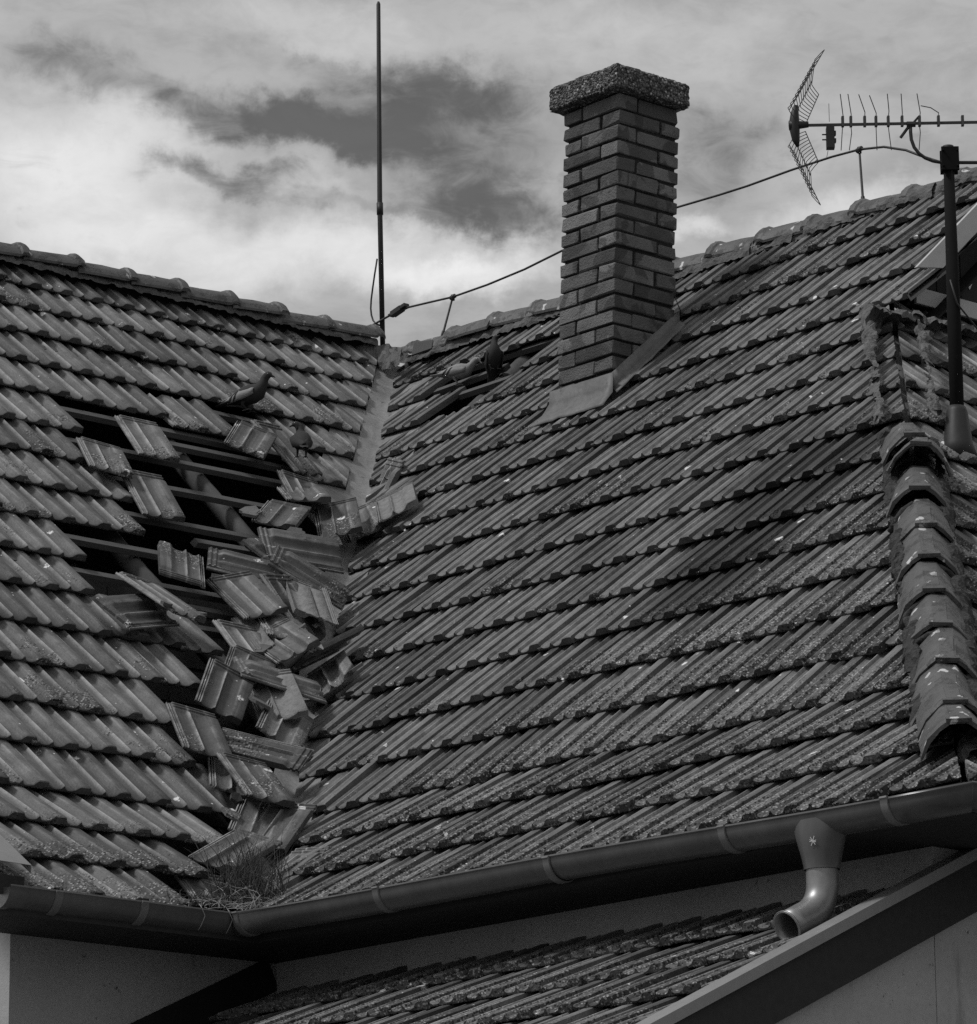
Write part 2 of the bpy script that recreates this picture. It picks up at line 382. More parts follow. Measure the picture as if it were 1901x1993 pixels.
# ------------------------------------------------------------------ roof frame: the three slopes
PI_, QI_ = R(42.455), R(34.393)
cP, sP, cQ, sQ, tP = math.cos(PI_), math.sin(PI_), math.cos(QI_), math.sin(QI_), math.tan(PI_)
class Slope:
    def __init__(s, O, ex, ev, evq, g, dv):
        s.O = np.array(O, float); s.ex = np.array(ex, float); s.ev = np.array(ev, float); s.evq = np.array(evq, float); s.g = g; s.dv = dv
        s.n = np.cross(s.ex, s.ev); s.nq = np.cross(s.ex, s.evq)
    def at(s, x, v, h=0.0): return s.O+s.ex*x+s.ev*v+s.n*h
dR = [0.003,-0.003,0.01,-0.009,-0.007,0,-0.004,0,-0.007,-0.008,0.004,0.013,0.011,0.008,0.001,0,-0.004,-0.01]
dL = [0,-0.001,-0.006,-0.009,0.005,-0.008,0,0.004,0.007,0,0.01,0.008,0.001,-0.019,0.015,0.016,0.022,0.009,-0.053]
Z0 = -0.019; HIPX = 3.63
SR = Slope((0,0,0), (1,0,0), (0,cP,sP), (0,cQ,sQ), 0.34659, dR)
SL = Slope((0,0,Z0), (0,1,0), (-cP,0,sP), (-cQ,0,sQ), 0.34413, dL)
SH = Slope((HIPX,0,0), (0,1,0), (-cP,0,sP), (-cQ,0,sQ), 0.34659, dR)
offR = [.146,.051,.127,.026,.116,.002,.087,.174,.065,.141,.018,.076,.167,.062,.162,.05,.139,.029]
offL = [.04,.14,.059,.176,.095,.002,.116,.026,.12,.045,.171,.085,.199,.145,.059,.176,.091,.197,.154]
offH = [.05,.15,.06,.16,.07,.15,.04,.15,.05,.14,.05,.15,.06,.15]

# ------------------------------------------------------------------ the interlocking tile
TW, TL_ = 0.2, 0.405
PROF = [(-.022,.006),(-.0195,.0135),(-.0165,.0135),(-.014,.005),(-.011,.005),(-.0085,.0135),(-.0055,.0135),(-.003,.006),
        (.0005,.0165),(.003,.0195),(.007,.0160),(.016,.0120),(.030,.0105),(.046,.0112),(.057,.0150),(.0640,.0245),(.0668,.0275),(.0700,.0265),
        (.0770,.0140),(.088,.0098),(.108,.0098),(.125,.0150),(.137,.0275),(.144,.0315),(.149,.0325),(.170,.0325),(.190,.0322),(.1945,.030),(.196,.016)]
PX = np.array([p[0] for p in PROF]); PH = np.array([p[1] for p in PROF])
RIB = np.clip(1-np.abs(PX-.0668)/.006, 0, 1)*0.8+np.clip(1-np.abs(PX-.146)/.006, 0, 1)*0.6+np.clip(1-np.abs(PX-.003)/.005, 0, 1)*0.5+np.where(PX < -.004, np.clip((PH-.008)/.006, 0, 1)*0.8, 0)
def tile_arrays(rows, rnd, chip=0.0, full=False, seed=0):
    """points of one tile in its own frame: x across, y up the slope from the butt, z up"""
    r_ = np.random.default_rng(seed)
    top = []; col = []
    for v in rows:
        h = PH.copy()
        if v < .004: h = h-np.where(PX > 0, .0035, .001)
        x = PX.copy(); y = np.full_like(PX, v)
        if full and v > .335:
            k = min(1, (v-.335)/.018)
            lug = .006 if (.364 < v < .374 or .388 < v < .398) else 0.0
            h = h*(1-k)+k*np.where(PX > 0, .0195+lug, h)
        if v < .002 and chip:
            y = y+np.abs(r_.normal(0, chip, len(PX))); h = h-np.abs(r_.normal(0, chip*.35, len(PX)))*(PX > 0)
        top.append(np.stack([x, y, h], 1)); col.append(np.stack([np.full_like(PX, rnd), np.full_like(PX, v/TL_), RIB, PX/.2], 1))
    return np.array(top), np.array(col)
SROWS = (0.0, .006, .10, .24, .33, .40)
def put_tile(mb, O, ex, ev, n, rnd, seed, chip=.0012):
    top, col = tile_arrays(SROWS, rnd, chip, seed=seed)
    a, b = top.shape[:2]
    W_ = O+top[..., 0:1]*ex+top[..., 1:2]*ev+top[..., 2:3]*n
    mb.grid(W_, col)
    f0 = top[0].copy(); f0[:, 2] = np.where(f0[:, 0] > 0, 0.0, np.minimum(f0[:, 2], .0)); f0[:, 1] += .004
    Bf = O+f0[:, 0:1]*ex+f0[:, 1:2]*ev+f0[:, 2:3]*n
    c2 = np.stack([col[0], col[0]]); c2[..., 1] = 0.0; c2[..., 2] = 0.0
    mb.grid(np.stack([Bf, W_[0]]), c2)
    # right flank and left flank down to the underside
    for j in (b-1, 0):
        e = top[:, j].copy(); e[:, 2] = -.002
        Ew = O+e[:, 0:1]*ex+e[:, 1:2]*ev+e[:, 2:3]*n
        mb.grid(np.stack([W_[:, j], Ew]), np.stack([col[:, j], col[:, j]]), flip=(j == 0))
    # underside
    lo = [O+x*ex+y*ev-.002*n for x, y in ((-.022, .004), (.196, .004), (.196, .40), (-.022, .40))]
    mb.add(lo, [(3, 2, 1, 0)], (rnd, .5, 0, .5))
TAU = R(6.1)
def lay(S, ks, off, xr, keep, seed, drift=0.0, jit=1.0):
    """lays the courses ks; keep(x_mid, k, P_front) chooses the tiles; returns [(mb-args, centre)]"""
    out = []
    r_ = np.random.default_rng(seed)
    for k in ks:
        kick = k < 3
        ev0 = S.evq if kick else S.ev; n0 = S.nq if kick else S.n
        v = (k-3)*S.g+S.dv[k]
        x = off[k]-TW*40
        while x < xr[1]:
            jx, jv, jr, jt, jh = r_.normal(0, 1, 5)*jit; rnd = r_.random()
            if x > xr[0]-TW:
                xm = x+TW/2
                F = S.O+S.ex*xm+ev0*v
                kp = keep(xm, k, F)
                if kp:
                    dx, dv_, rot, dh = kp if isinstance(kp, tuple) else ((0, -.028, 1.6*jr, .004) if rnd < .025 else (0, 0, 0, 0))
                    a = R(.62)*jr+R(rot); t = TAU+R(.5)*jt
                    e_v = ev0*math.cos(t)-n0*math.sin(t); n1 = n0*math.cos(t)+ev0*math.sin(t)
                    e_x = S.ex*math.cos(a)+e_v*math.sin(a); e_v2 = -S.ex*math.sin(a)+e_v*math.cos(a)
                    O = S.O+S.ex*(x+.0015*jx+dx)+ev0*(v+.0065*jv+dv_)+n0*(-.0125+.0018*jh+dh)
                    out.append((O, e_x, e_v2, n1, rnd, int(r_.integers(1e9)), O+e_x*.1+e_v2*.2, O))
            x += TW
    return out
def tiles_object(name, parts, mat, parent, clips):
    """parts: list of laid tiles; clips: list of (point, normal) - what lies on the normal's side is cut away (only tiles that straddle are bisected)"""
    whole = MB(); cut = {}
    for T_ in parts:
        O, ex, ev = T_[0], T_[1], T_[2]
        corners = [O+ex*a+ev*b for a in (-.022, .196) for b in (0, .4)]
        st = []; drop = False
        for i, (p, nn, cond) in enumerate(clips):
            if cond and not cond(T_[7]): continue
            d = [float(np.dot(c-np.array(p), nn)) for c in corners]
            if min(d) > -.02: drop = True; break
            if max(d) > 0: st.append(i)
        if drop: continue
        if not st: put_tile(whole, *T_[:6])
        else: cut.setdefault(tuple(st), []).append(T_)
    me = whole.mesh(name, mat)
    bmw = bmesh.new(); bmw.from_mesh(me)
    tmpm = []
    for st, L_ in cut.items():
        mb = MB()
        for T_ in L_: put_tile(mb, *T_[:6])
        m2 = mb.mesh('cut', mat); bm = bmesh.new(); bm.from_mesh(m2); bpy.data.meshes.remove(m2)
        for i in st:
            p, nn, _ = clips[i]
            g = bm.verts[:]+bm.edges[:]+bm.faces[:]
            rr = bmesh.ops.bisect_plane(bm, geom=g, plane_co=Vector(p), plane_no=Vector(nn), clear_outer=True)
            ed = [e for e in rr['geom_cut'] if isinstance(e, bmesh.types.BMEdge)]
            ex_ = bmesh.ops.extrude_edge_only(bm, edges=ed)
            for vv in [q for q in ex_['geom'] if isinstance(q, bmesh.types.BMVert)]: vv.co.z -= .016
        m3 = bpy.data.meshes.new('cutdone'); bm.to_mesh(m3); bm.free(); tmpm.append(m3)
    for m3 in tmpm: bmw.from_mesh(m3); bpy.data.meshes.remove(m3)
    bmw.to_mesh(me); bmw.free(); sharp(me, 38)
    o = bpy.data.objects.new(name, me); COL.objects.link(o)
    if parent: attach(o, parent)
    return o

def project(P):
    d = Vector(P)-CAM; w = d.dot(fw)
    return 950.5+FPX*d.dot(cr)/w, 996.5-FPX*d.dot(cu)/w

# ------------------------------------------------------------------ the ground
g = MB(); n_ = 24; ext = np.concatenate([-np.geomspace(600, 3, n_), np.geomspace(3, 600, n_)])
g.grid([[(x, y, -4.72+0.03*nz((x, y, 0), .3)) for y in ext] for x in ext], flip=True)
tag(g.build('ground', M['ground']), kind='structure')

# ------------------------------------------------------------------ the house
house = empty('house', (0, 0, -4.7), 'old house with an L-shaped tiled roof whose valley has partly collapsed', 'house')
# --- walls (one L-shaped ring, standing proud under the eaves)
w = MB()
ZT = -.665
def wallbox(x0, y0, x1, y1, zt): w.box((x0, y0, -4.8), (x1, y1, zt))
wallbox(-8.35, -1.71, .45, -1.41, ZT)                # gable end wall of the left wing
wallbox(.15, -1.41, .45, -.45, ZT)                   # its eaves wall
wallbox(.15, -.45, 3.96, -.15, ZT)                   # eaves wall of the right wing
wallbox(3.66, -.15, 3.96, 8.1, ZT)
wallbox(-8.35, 8.1, 3.96, 8.4, ZT)
wallbox(-8.35, -1.41, -8.05, 8.1, ZT)
# gable triangle of the left wing
w.prism([(.40, -1.71, ZT), (-8.30, -1.71, ZT), (-3.95, -1.71, 3.35)], (0, .25, 0))
w.build('wall', M['plaster'], house)
# the inner masonry seen through the hole
w = MB(); w.box((-2.15, .35, -.6), (-1.95, 1.75, 1.42))
bx = []
for row in range(6):
    for i in range(6):
        y0 = .36+i*.235+(row % 2)*.11
        w.box((-1.952, y0, .9+row*.085), (-1.935-.012*random.random(), min(1.74, y0+.215), .9+row*.085+.068))
w.build('inner_wall', M['rafter'], house)
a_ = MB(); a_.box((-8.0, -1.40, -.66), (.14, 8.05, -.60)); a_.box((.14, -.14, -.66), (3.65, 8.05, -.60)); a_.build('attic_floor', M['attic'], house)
# soffit and fascia boards
s = MB()
s.box((.452, -2.0, -.700), (.845, -.45, -.672)); s.box((.452, -.845, -.6995), (4.478, -.4505, -.6715)); s.box((3.962, -.45, -.6993), (4.478, 8.0, -.6713))
s.box((.815, -2.0, -.672), (.84, -.815, -.60)); s.box((.84, -.84, -.672), (4.47, -.815, -.60)); s.box((4.445, -.815, -.672), (4.47, 8.0, -.60))
s.build('soffit', M['dark_wood'], house)

# --- left slope
holeL = {13: (172, 592), 12: (176, 2000), 11: (264, 2000), 10: (288, 2000), 9: (178, 2000), 8: (190, 2000), 7: (432, 2000), 6: (392, 2000), 5: (345, 2000), 4: (408, 2000), 3: (458, 2000), 2: (440, 2000), 1: (400, 2000), 0: (362, 2000)}
slipL = {(14, 'a'): (0, -.075, 2.0, .006)}
def keepL(x, k, F):
    if x > 3.95: return False
    ppx, _ = project(F)
    if k == 14:
        if ppx > 335 and ppx < 446: return (0, -.085, 1.5, .008)
        if 446 <= ppx < 548: return False
    if k in holeL and holeL[k][0] < ppx < holeL[k][1]: return False
    if k == 15 and 430 < ppx < 640: return (0, -.02, 1.0, .006)
    return True
VL = (1/math.sqrt(2), 1/math.sqrt(2), 0)
clipsL = [((-.165, 0, 0), VL, None), ((0, -2.0, 0), (0, -1, 0), None), ((-3.93, 0, 0), (-1, 0, 0), None)]
slopeL = tiles_object('roof_slope', lay(SL, range(0, 19), offL, (-2.25, 4.2), keepL, 3), M['tile'], house, clipsL)
# --- right slope
def keepR(x, k, F):
    ppx, ppy = project(F)
    if k == 16 and 812 < ppx < 1004: return False
    if k == 15 and 826 < ppx < 908: return False
    if k == 15 and 740 < ppx <= 826: return (0, -.03, -1.5, .006)
    if k in (15, 14, 13) and -1.24 < x < -.98 and False: return False
    return True
clipsR = [((-.02, 0, 0), (-VL[0], -VL[1], 0), None),
          ((HIPX-.015, 0, 0), (VL[0], VL[1], 0), lambda O: O[1] < 2.60),
          ((.93, 0, 0), (1, 0, 0), lambda O: O[1] >= 2.60), ((0, 3.81, 0), (0, 1, 0), None)]
slopeR = tiles_object('roof_slope', lay(SR, range(0, 18), offR, (-4.3, 4.9), keepR, 5), M['tile'], house, clipsR)
# --- hip slope at the right end
clipsH = [((HIPX+.02, 0, 0), (-VL[0], -VL[1], 0), None), ((0, 7.66-HIPX-.06, 0), (-VL[0], VL[1], 0), None)]
clipsH[1] = ((0.0, 4.03, 0.0), (-VL[0], VL[1], 0), None)
slopeH = tiles_object('roof_slope', lay(SH, range(0, 14), offH, (-1.2, 8.8), lambda x, k, F: F[0] > .9, 9), M['tile'], house, clipsH)
tag(slopeH, 'hipped end slope of the roof')
# --- the slopes one does not see: plain tiled sheets behind the ridges
b = MB()
def sheet(poly, d=(0, 0, -.03)): b.prism(poly, d)
zr, zl = 3.83*tP-.02, 3.95*tP-.04
sheet([(-3.95, -2.0, zl), (-3.95, 3.83, zl), (-8.76, 8.6, -.6), (-8.76, -2.0, -.6)])
sheet([(-3.95, 3.86, zr), (.93, 3.86, zr), (.93, 5.04, 2.42), (4.45, 8.5, -.6), (-8.76, 8.6, -.6)])
b.build('back_slope', M['tile'], house)
# --- underlay boards beside the hole keep the attic dark where tiles are whole
# ridge tiles ---------------------------------------------------------------
RP = [(-.118,-.088),(-.092,-.034),(-.058,.004),(-.034,.022),(-.026,.026),(.026,.026),(.034,.022),(.058,.004),(.092,-.034),(.118,-.088)]
RQ = [(-.092,-.046),(-.076,-.014),(-.054,.008),(-.034,.021),(-.022,.026),(.022,.026),(.034,.021),(.054,.008),(.076,-.014),(.092,-.046)]
def ridge_mesh(L=.385, seed=0, collar=.011, tab=True):
    r_ = np.random.default_rng(seed); mb = MB()
    st = [(0.0, 1.06, .006), (.008, 1.06, .014), (.018, 1.07, .018), (.048, 1.05, .015), (.058, 1.02, .007), (.075, 1.01, .002), (.2, .98, 0), (L-.02, .93, -.006), (L, .90, -.010)] if not tab else [(0.0, 1.08, collar*.75), (.010, 1.11, collar), (.030, 1.11, collar), (.038, 1.05, .003), (.05, 1.03, .001), (.2, 1.0, 0), (L-.02, .93, -.006), (L, .90, -.010)]
    def ring(y, sc, up, off=0.0):
        return [(p[0]*sc*(1-off*2.5)+.002*r_.normal(), y+r_.normal(0, .0022), p[1]*(sc if p[1] < 0 else 1)+up-off+.0016*r_.normal()*(off == 0)) for p in (RP if tab else RQ)]
    top = [ring(*q) for q in st]; bot = [ring(q[0], q[1], q[2], .014) for q in st]
    mb.grid(np.array(top)); mb.grid(np.array(bot), flip=True)
    mb.grid(np.array([bot[0], top[0]])); mb.grid(np.array([top[-1], bot[-1]]))
    for j in (0, -1): mb.grid(np.array([[t[j] for t in top], [q[j] for q in bot]]), flip=(j == -1))
    # the raised tab on the crest with its nose at the rim
    for lo, hi in () if not tab else (((-.024, .02, .020+.004), (.024, .24, .0300)), ((-.042, -.003, .022+collar*.4), (.042, .024, .031+collar*.75))):
        mb.box(lo, hi)
    me = mb.mesh('ridge_tile', M['ridge']); sharp(me, 32)
    return me
RM = [ridge_mesh(seed=i) for i in range(3)]; RC = [ridge_mesh(seed=9+i, tab=False) for i in range(3)]
def ridge_run(parent, p0, p1, n, up=(0, 0, 1), name='ridge_tile', wob=1.0, skip=(), tilt=0.035, seed=1, sx_=1.0):
    p0, p1 = Vector(p0), Vector(p1); d = (p1-p0).normalized(); step = (p1-p0).length/n
    r_ = random.Random(seed)
    for i in range(n):
        if i in skip: continue
        y = d; z = (Vector(up)-y*Vector(up).dot(y)).normalized(); x = y.cross(z)
        Mx = Matrix((x, y, z)).transposed().to_4x4()
        Mx = Mx @ Matrix.Rotation(-tilt+r_.gauss(0, .012*wob), 4, 'X') @ Matrix.Rotation(r_.gauss(0, .022*wob), 4, 'Z') @ Matrix.Rotation(r_.gauss(0, .03*wob), 4, 'Y')
        Mx = Mx @ Matrix.Diagonal((sx_, 1, sx_, 1)); Mx.translation = p0+d*step*i+Vector((r_.gauss(0, .004), r_.gauss(0, .004), r_.gauss(0, .004)))*wob
        o = bpy.data.objects.new(name, (RM if name == 'hip_tile' else RC)[r_.randrange(3)]); COL.objects.link(o)
        attach(o, parent); o.matrix_basis = Mx
def lumps(mb, p0, p1, wid, hgt, side, n, seed, gap=0.0, amp=1.0):
    """a rough run of mortar from p0 to p1; side = unit vector across, up = +z"""
    p0, p1, side = Vector(p0), Vector(p1), Vector(side)
    L = (p1-p0).length; m_ = max(6, int(L/.014))
    rows = []
    for i in range(m_+1):
        t = i/m_; c = p0.lerp(p1, t); pres = nz((t*L*2.1, seed, 0), 1.0, seed)
        k = 1.0 if pres > gap else max(0.0, 1+(pres-gap)*7)
        row = []
        for j in range(7):
            a = j/6*math.pi; q = c+side*(math.cos(a)*wid*(.55+.45*k))+Vector((0, 0, 1))*(math.sin(a)*hgt*k)
            q = q+Vector((nz(q, 22, seed), nz(q, 22, seed+5), nz(q, 30, seed+9)))*(.014*amp)+Vector((0, 0, nz(q, 70, seed)*.006))
            row.append(tuple(q))
        rows.append(row)
    mb.grid(np.array(rows))
rbm = MB(); rbm.box((-3.965, -1.95, 3.42), (-3.935, 3.75, 3.625)); rbm.build('ridge_light_block', M['attic'], slopeL)  # added dark bars under both ridges, there to block slivers of daylight
rbm = MB(); rbm.box((-3.75, 3.815, 3.36), (.9, 3.845, 3.50)); rbm.build('ridge_light_block', M['attic'], slopeR)
# left ridge: toward the camera it rises in the picture; the rims face -y
ridge_run(slopeL, (-3.95, 3.74, 3.680), (-3.95, -2.05, 3.635), 17, seed=2)
mo = MB(); lumps(mo, (-3.885, -2.0, 3.560), (-3.885, 3.7, 3.592), .022, .026, (.74, 0, -.67), 1, 3.3, -.8); mo.build('mortar_bedding', M['mortar'], slopeL)
# right ridge
ridge_run(slopeR, (-3.72, 3.83, 3.545), (-2.7, 3.83, 3.556), 3, seed=4, wob=1.5)
ridge_run(slopeR, (-2.68, 3.83, 3.552), (1.05, 3.83, 3.470), 11, seed=5)
mo = MB()
lumps(mo, (-3.7, 3.762, 3.46), (1.0, 3.762, 3.415), .022, .034, (0, -.74, -.67), 1, 12.4, -.8)
for x0, x1, sd in ((-2.6, -2.2, 1), (-1.35, -1.0, 2), (-.95, -.70, 3), (-.62, -.2, 4), (-.12, .25, 5), (.3, .7, 6)):
    lumps(mo, (x0, 3.752, 3.445), (x1, 3.752, 3.432), .030, .045, (0, -.74, -.67), 1, sd*2.7, -.25)
mo.build('mortar_bedding', M['mortar'], slopeR)
# the ridge piece that turns down the far hip, behind the meeting point
ridge_run(slopeR, (-4.55, 4.45, 3.02), (-3.86, 3.80, 3.60), 2, seed=8, wob=1.2)
# broken mortar where the ridges meet
mo = MB()
lumps(mo, (-3.90, 3.70, 3.46), (-3.56, 3.60, 3.40), .09, .08, (.5, -.5, -.5), 1, 8.8, -.6, 1.6)
lumps(mo, (-3.98, 3.62, 3.55), (-3.76, 3.82, 3.50), .10, .06, (.6, -.4, -.5), 1, 1.8, -.6, 1.6)
mo.build('broken_mortar', M['mortar'], slopeR)
# hip tiles, from the open top down to the gutter corner
def hip(t): return (HIPX-t, t, t*tP)           # t = how far up the hip
hd = (Vector(hip(2.0))-Vector(hip(0))).normalized()
hup = Vector((sP, -sP, 2*cP)).normalized()
hx = hd.cross(hup).normalized(); hup = hx.cross(hd)
def hipseq(t0, t1, n, seed, lift, wob=1.0, tilt=.05): 
    ridge_run(slopeH, Vector(hip(t0))+hup*lift, Vector(hip(t1))+hup*lift, n, up=hup, name='hip_tile', wob=wob, tilt=tilt, seed=seed)
# the flatter foot of the hip under the sprocketed courses, then the main run
ridge_run(slopeH, Vector((4.30, -.67, -.46))+hup*.075, Vector((3.93, -.30, -.20))+hup*.06, 2, up=hup, name='hip_tile', wob=.8, tilt=.03, seed=21)
hipseq(-.26, 1.02, 6, 22, .052, 1.0, .022)
hipseq(1.04, 1.26, 1, 23, .075, 1.6, .10)
hipseq(1.25, 1.48, 1, 24, .125, 1.4, .20)
hipseq(1.40, 1.62, 1, 25, .10, 1.4, .12)
hs = Vector((hx.x, hx.y, hx.z))
for sgn, sd in ((1, 4.1), (-1, 9.7)):
    mo = MB()
    q = [Vector(hip(t))+hs*(.100*sgn)-hup*.012 for t in (-.27, 1.62)]
    lumps(mo, q[0], q[1], .030, .042, hs*sgn-hup*.5, 1, sd, .05, 1.6)
    mo.build('mortar_bedding', M['moss'], slopeH)
mo = MB()          # mortar squeezed out under the rims
for i in range(7):
    t_ = -.26+i*(1.28/6); c_ = Vector(hip(t_))+hup*.049
    pth = [c_+hx*(a_*1.0)+hup*(b_-.014)-hd*.010+Vector((nz((a_*9, i, 0), 3, 1), nz((a_*9, i, 4), 3, 2), nz((a_*9, i, 8), 3, 3)))*.012 for a_, b_ in ((-.125, -.095), (-.10, -.05), (-.07, -.012), (-.035, .012), (0, .016), (.035, .012), (.07, -.012), (.10, -.05), (.125, -.095))]
    mo.tube(pth, [.013+.009*nz((i*3.1, k, 0), .9, 4) for k in range(len(pth))], 7)
mo.build('rim_mortar', M['moss'], slopeH, smooth=True)
mo = MB(); lumps(mo, Vector((4.33, -.62, -.50)), Vector((3.9, -.20, -.19)), .05, .05, hs, 1, 2.2, -.6, 1.5)
mo.build('mortar_bedding', M['mortar'], slopeH)
mo = MB()          # what is left of the bedding above, where the hip tiles are gone
for t0, t1, sgn, sd, wd in ((1.72, 2.1, -1, 1.1, .06), (2.05, 2.45, -1, 3.1, .06), (2.4, 2.72, -1, 5.1, .07), (1.75, 2.2, 1, 7.1, .05), (2.2, 2.62, 1, 9.1, .05), (2.6, 2.66, 1, 11, .08)):
    q0 = Vector(hip(t0))+hs*(.115*sgn)+hup*.005; q1 = Vector(hip(t1))+hs*(.115*sgn)+hup*.005
    lumps(mo, q0, q1, wd*.42, .030, hs*sgn-hup*.4, 1, sd, .02, 1.8)
lumps(mo, (1.05, 2.45, 2.36), (1.02, 3.3, 2.40), .07, .05, (.8, 0, .3), 1, 6.6, -.3, 2.2)
mo.build('broken_mortar', M['mortar'], slopeH)
hr_ = MB(); hr_.tube([Vector(hip(t))-hup*.085 for t in (-.2, .8, 1.8, 2.66)], .034, 10); hr_.build('hip_rafter', M['rafter'], slopeH, smooth=True)

# --- valley flashing
v = MB(); rows = []
for i in range(41):
    t = -.85+i*(3.83+.85)/40
    z = t*tP if t > 0 else t*math.tan(QI_)
    row = []
    lw = 1.0 if t > 2.0 else .45
    for o_ in (-.26*lw, -.2*lw, -.12*lw, -.05*lw, 0, .05*lw, .12*lw, .2*lw):
        # o_ is the distance from the valley line, measured level across it; the metal lies just under the tiles
        x, y = -t+o_*.7071, t+o_*.7071
        zl_, zr_ = (-x*tP+Z0 if -x > 0 else -x*math.tan(QI_)), (y*tP if y > 0 else y*math.tan(QI_))
        h = max(zl_, zr_)-.030+.004*nz((x, y, 0), 6)
        row.append((x, y, h))
    rows.append(row)
v.grid(np.array(rows)); v.build('valley_flashing', M['valley'], slopeL, smooth=True)

# --- battens and rafters in the holes
def bar(S, x0, x1, v_, h, name, parent, wv=.042, th=.030, skew=0.0, mat='batten', rag=True):
    mb = MB(); pts = []
    n_ = 9
    for i in range(n_):
        t = i/(n_-1); x = x0+(x1-x0)*t
        vv = v_+skew*t+.004*nz((x, v_, 0), 3); hh = h+.004*nz((x, v_, 5), 2)
        q = [S.at(x+(random.uniform(-.012, .012) if i in (0, n_-1) else 0), vv+a, hh+c) for a, c in ((-wv/2, 0), (wv/2, 0), (wv/2, -th), (-wv/2, -th))]
        pts.append(q+[q[0]])
    mb.grid(np.array(pts), flip=True)
    for k, f in ((0, (0, 1, 2, 3)), (-1, (3, 2, 1, 0))): mb.add(pts[k][:4], [f])
    o = mb.build(name, M[mat], parent, bevel=.002)
    return o
gL = SL.g
for k, x0, x1, dv_ in ((13.80, .55, 2.6, 0), (12.80, .5, 2.75, .01), (11.83, .55, 1.72, .03), (10.78, .1, 1.55, .01), (9.77, -.3, .75, 0), (8.82, -.4, 1.25, 0), (13.38, 1.30, 2.45, 0), (10.36, .93, 1.45, .015), (8.34, .3, 1.0, 0), (9.40, .85, 1.3, 0), (7.8, -.2, .9, 0), (14.8, .5, 2.5, 0), (15.8, 0.5, 3.0, 0)):
    bar(SL, x0, x1, (k-3)*gL, -.030, 'batten', slopeL, skew=dv_)
gR = SR.g
bar(SR, -3.2, -2.52, 4.60, -.022, 'batten', slopeR, skew=.055); bar(SR, -3.1, -2.36, 4.46, -.030, 'batten', slopeR, skew=.02); bar(SR, -3.4, -1.4, 4.86, -.035, 'batten', slopeR); bar(SR, -3.3, -1.5, 4.95, -.06, 'batten', slopeR)
for y_ in (1.46, .50, -.46, 2.42, 3.3):
    mb = MB(); mb.tube([SL.at(y_+.01*nz((t, y_, 0), 2)+.03*(t < 2), t, -.118+.008*nz((t, y_, 3), 2)) for t in np.linspace(-.3, 5.1, 18)], .047, 10)
    mb.build('rafter', M['rafter'], slopeL, smooth=True)
for x_ in (-2.6, -1.75):
    mb = MB(); mb.tube([SR.at(x_, t, -.125) for t in np.linspace(.8 if x_ > -2 else 2.9, 5.0, 10)], .062, 12); mb.build('rafter', M['rafter'], slopeR, smooth=True)
# attic lining: dark boards under the whole tiles so that no daylight leaks between them
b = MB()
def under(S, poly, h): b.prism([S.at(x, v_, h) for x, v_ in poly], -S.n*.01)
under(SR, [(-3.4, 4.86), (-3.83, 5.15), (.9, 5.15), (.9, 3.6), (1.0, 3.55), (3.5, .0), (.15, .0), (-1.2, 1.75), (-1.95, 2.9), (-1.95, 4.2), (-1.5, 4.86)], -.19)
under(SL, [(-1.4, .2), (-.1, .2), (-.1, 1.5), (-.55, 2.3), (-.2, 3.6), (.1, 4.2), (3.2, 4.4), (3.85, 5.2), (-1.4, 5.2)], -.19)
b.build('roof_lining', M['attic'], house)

# --- gutter
gx = .83; gy = lambda x: -.94+.0259*(x-.83)
gp = [((gx, -2.03), (1, 0), -.610), ((gx, -.94), (1, -1), -.614), ((4.50, -.845), (1, -1), -.630), ((4.50, 8.3), (1, 0), -.63)]
def gut_section(c, o, z, rad=.071, lip=True):
    pr = [(-rad, .012)]+[(rad*math.sin(a), -rad*math.cos(a)) for a in np.linspace(-math.pi/2, math.pi/2, 15)]
    if lip: pr += [(rad+.004, .004), (rad+.002, .010), (rad-.005, .008), (rad-.006, .001)]
    return [(c[0]+o[0]*a, c[1]+o[1]*a, z+b_) for a, b_ in pr]
gm = MB()
def run(mb, secs):
    mb.grid(np.array(secs)); 
for i in range(3):
    (c0, o0, z0), (c1, o1, z1) = gp[i], gp[i+1]; n_ = 12
    secs = []
    for j in range(n_+1):
        t = j/n_; c = (c0[0]+(c1[0]-c0[0])*t, c0[1]+(c1[1]-c0[1])*t); z = z0+(z1-z0)*t
        oo = o0 if j == 0 else (o1 if j == n_ else ((1, 0) if i != 1 else (0, -1)))
        sag = -.004*math.sin(t*9) if i == 1 else 0
        secs.append(gut_section(c, oo, z+sag))
    run(gm, secs)
gutter = gm.build('gutter', M['gutter'], house); sharp(gutter.data, 40)
md = gutter.modifiers.new('thickness', 'SOLIDIFY'); md.thickness = .0025; md.offset = 1
def strap(axis, at, name='joint_band', wd=.034):
    mb = MB(); z = -.612 if axis == 'y' else -.614-.0043*(at-.83)
    secs = []
    for d in (0, .0015, wd-.0015, wd):
        rad = .0775 if 0 < d < wd else .0718
        if axis == 'x': secs.append(gut_section((at+d, gy(at)), (0, -1), z, rad))
        else: secs.append(gut_section((gx, at+d), (1, 0), z, rad))
    mb.grid(np.array(secs)); o = mb.build(name, M['band'], gutter); sharp(o.data, 40)
for x_ in (.90, 1.70, 2.60, 3.45, 4.18): strap('x', x_)
for y_ in (-1.83, -1.44): strap('y', y_)
mb = MB(); sec = gut_section((gx, -2.031), (1, 0), -.610, .070, False); mb.prism(sec, (0, .004, 0)); mb.build('end_cap', M['pipe'], gutter)
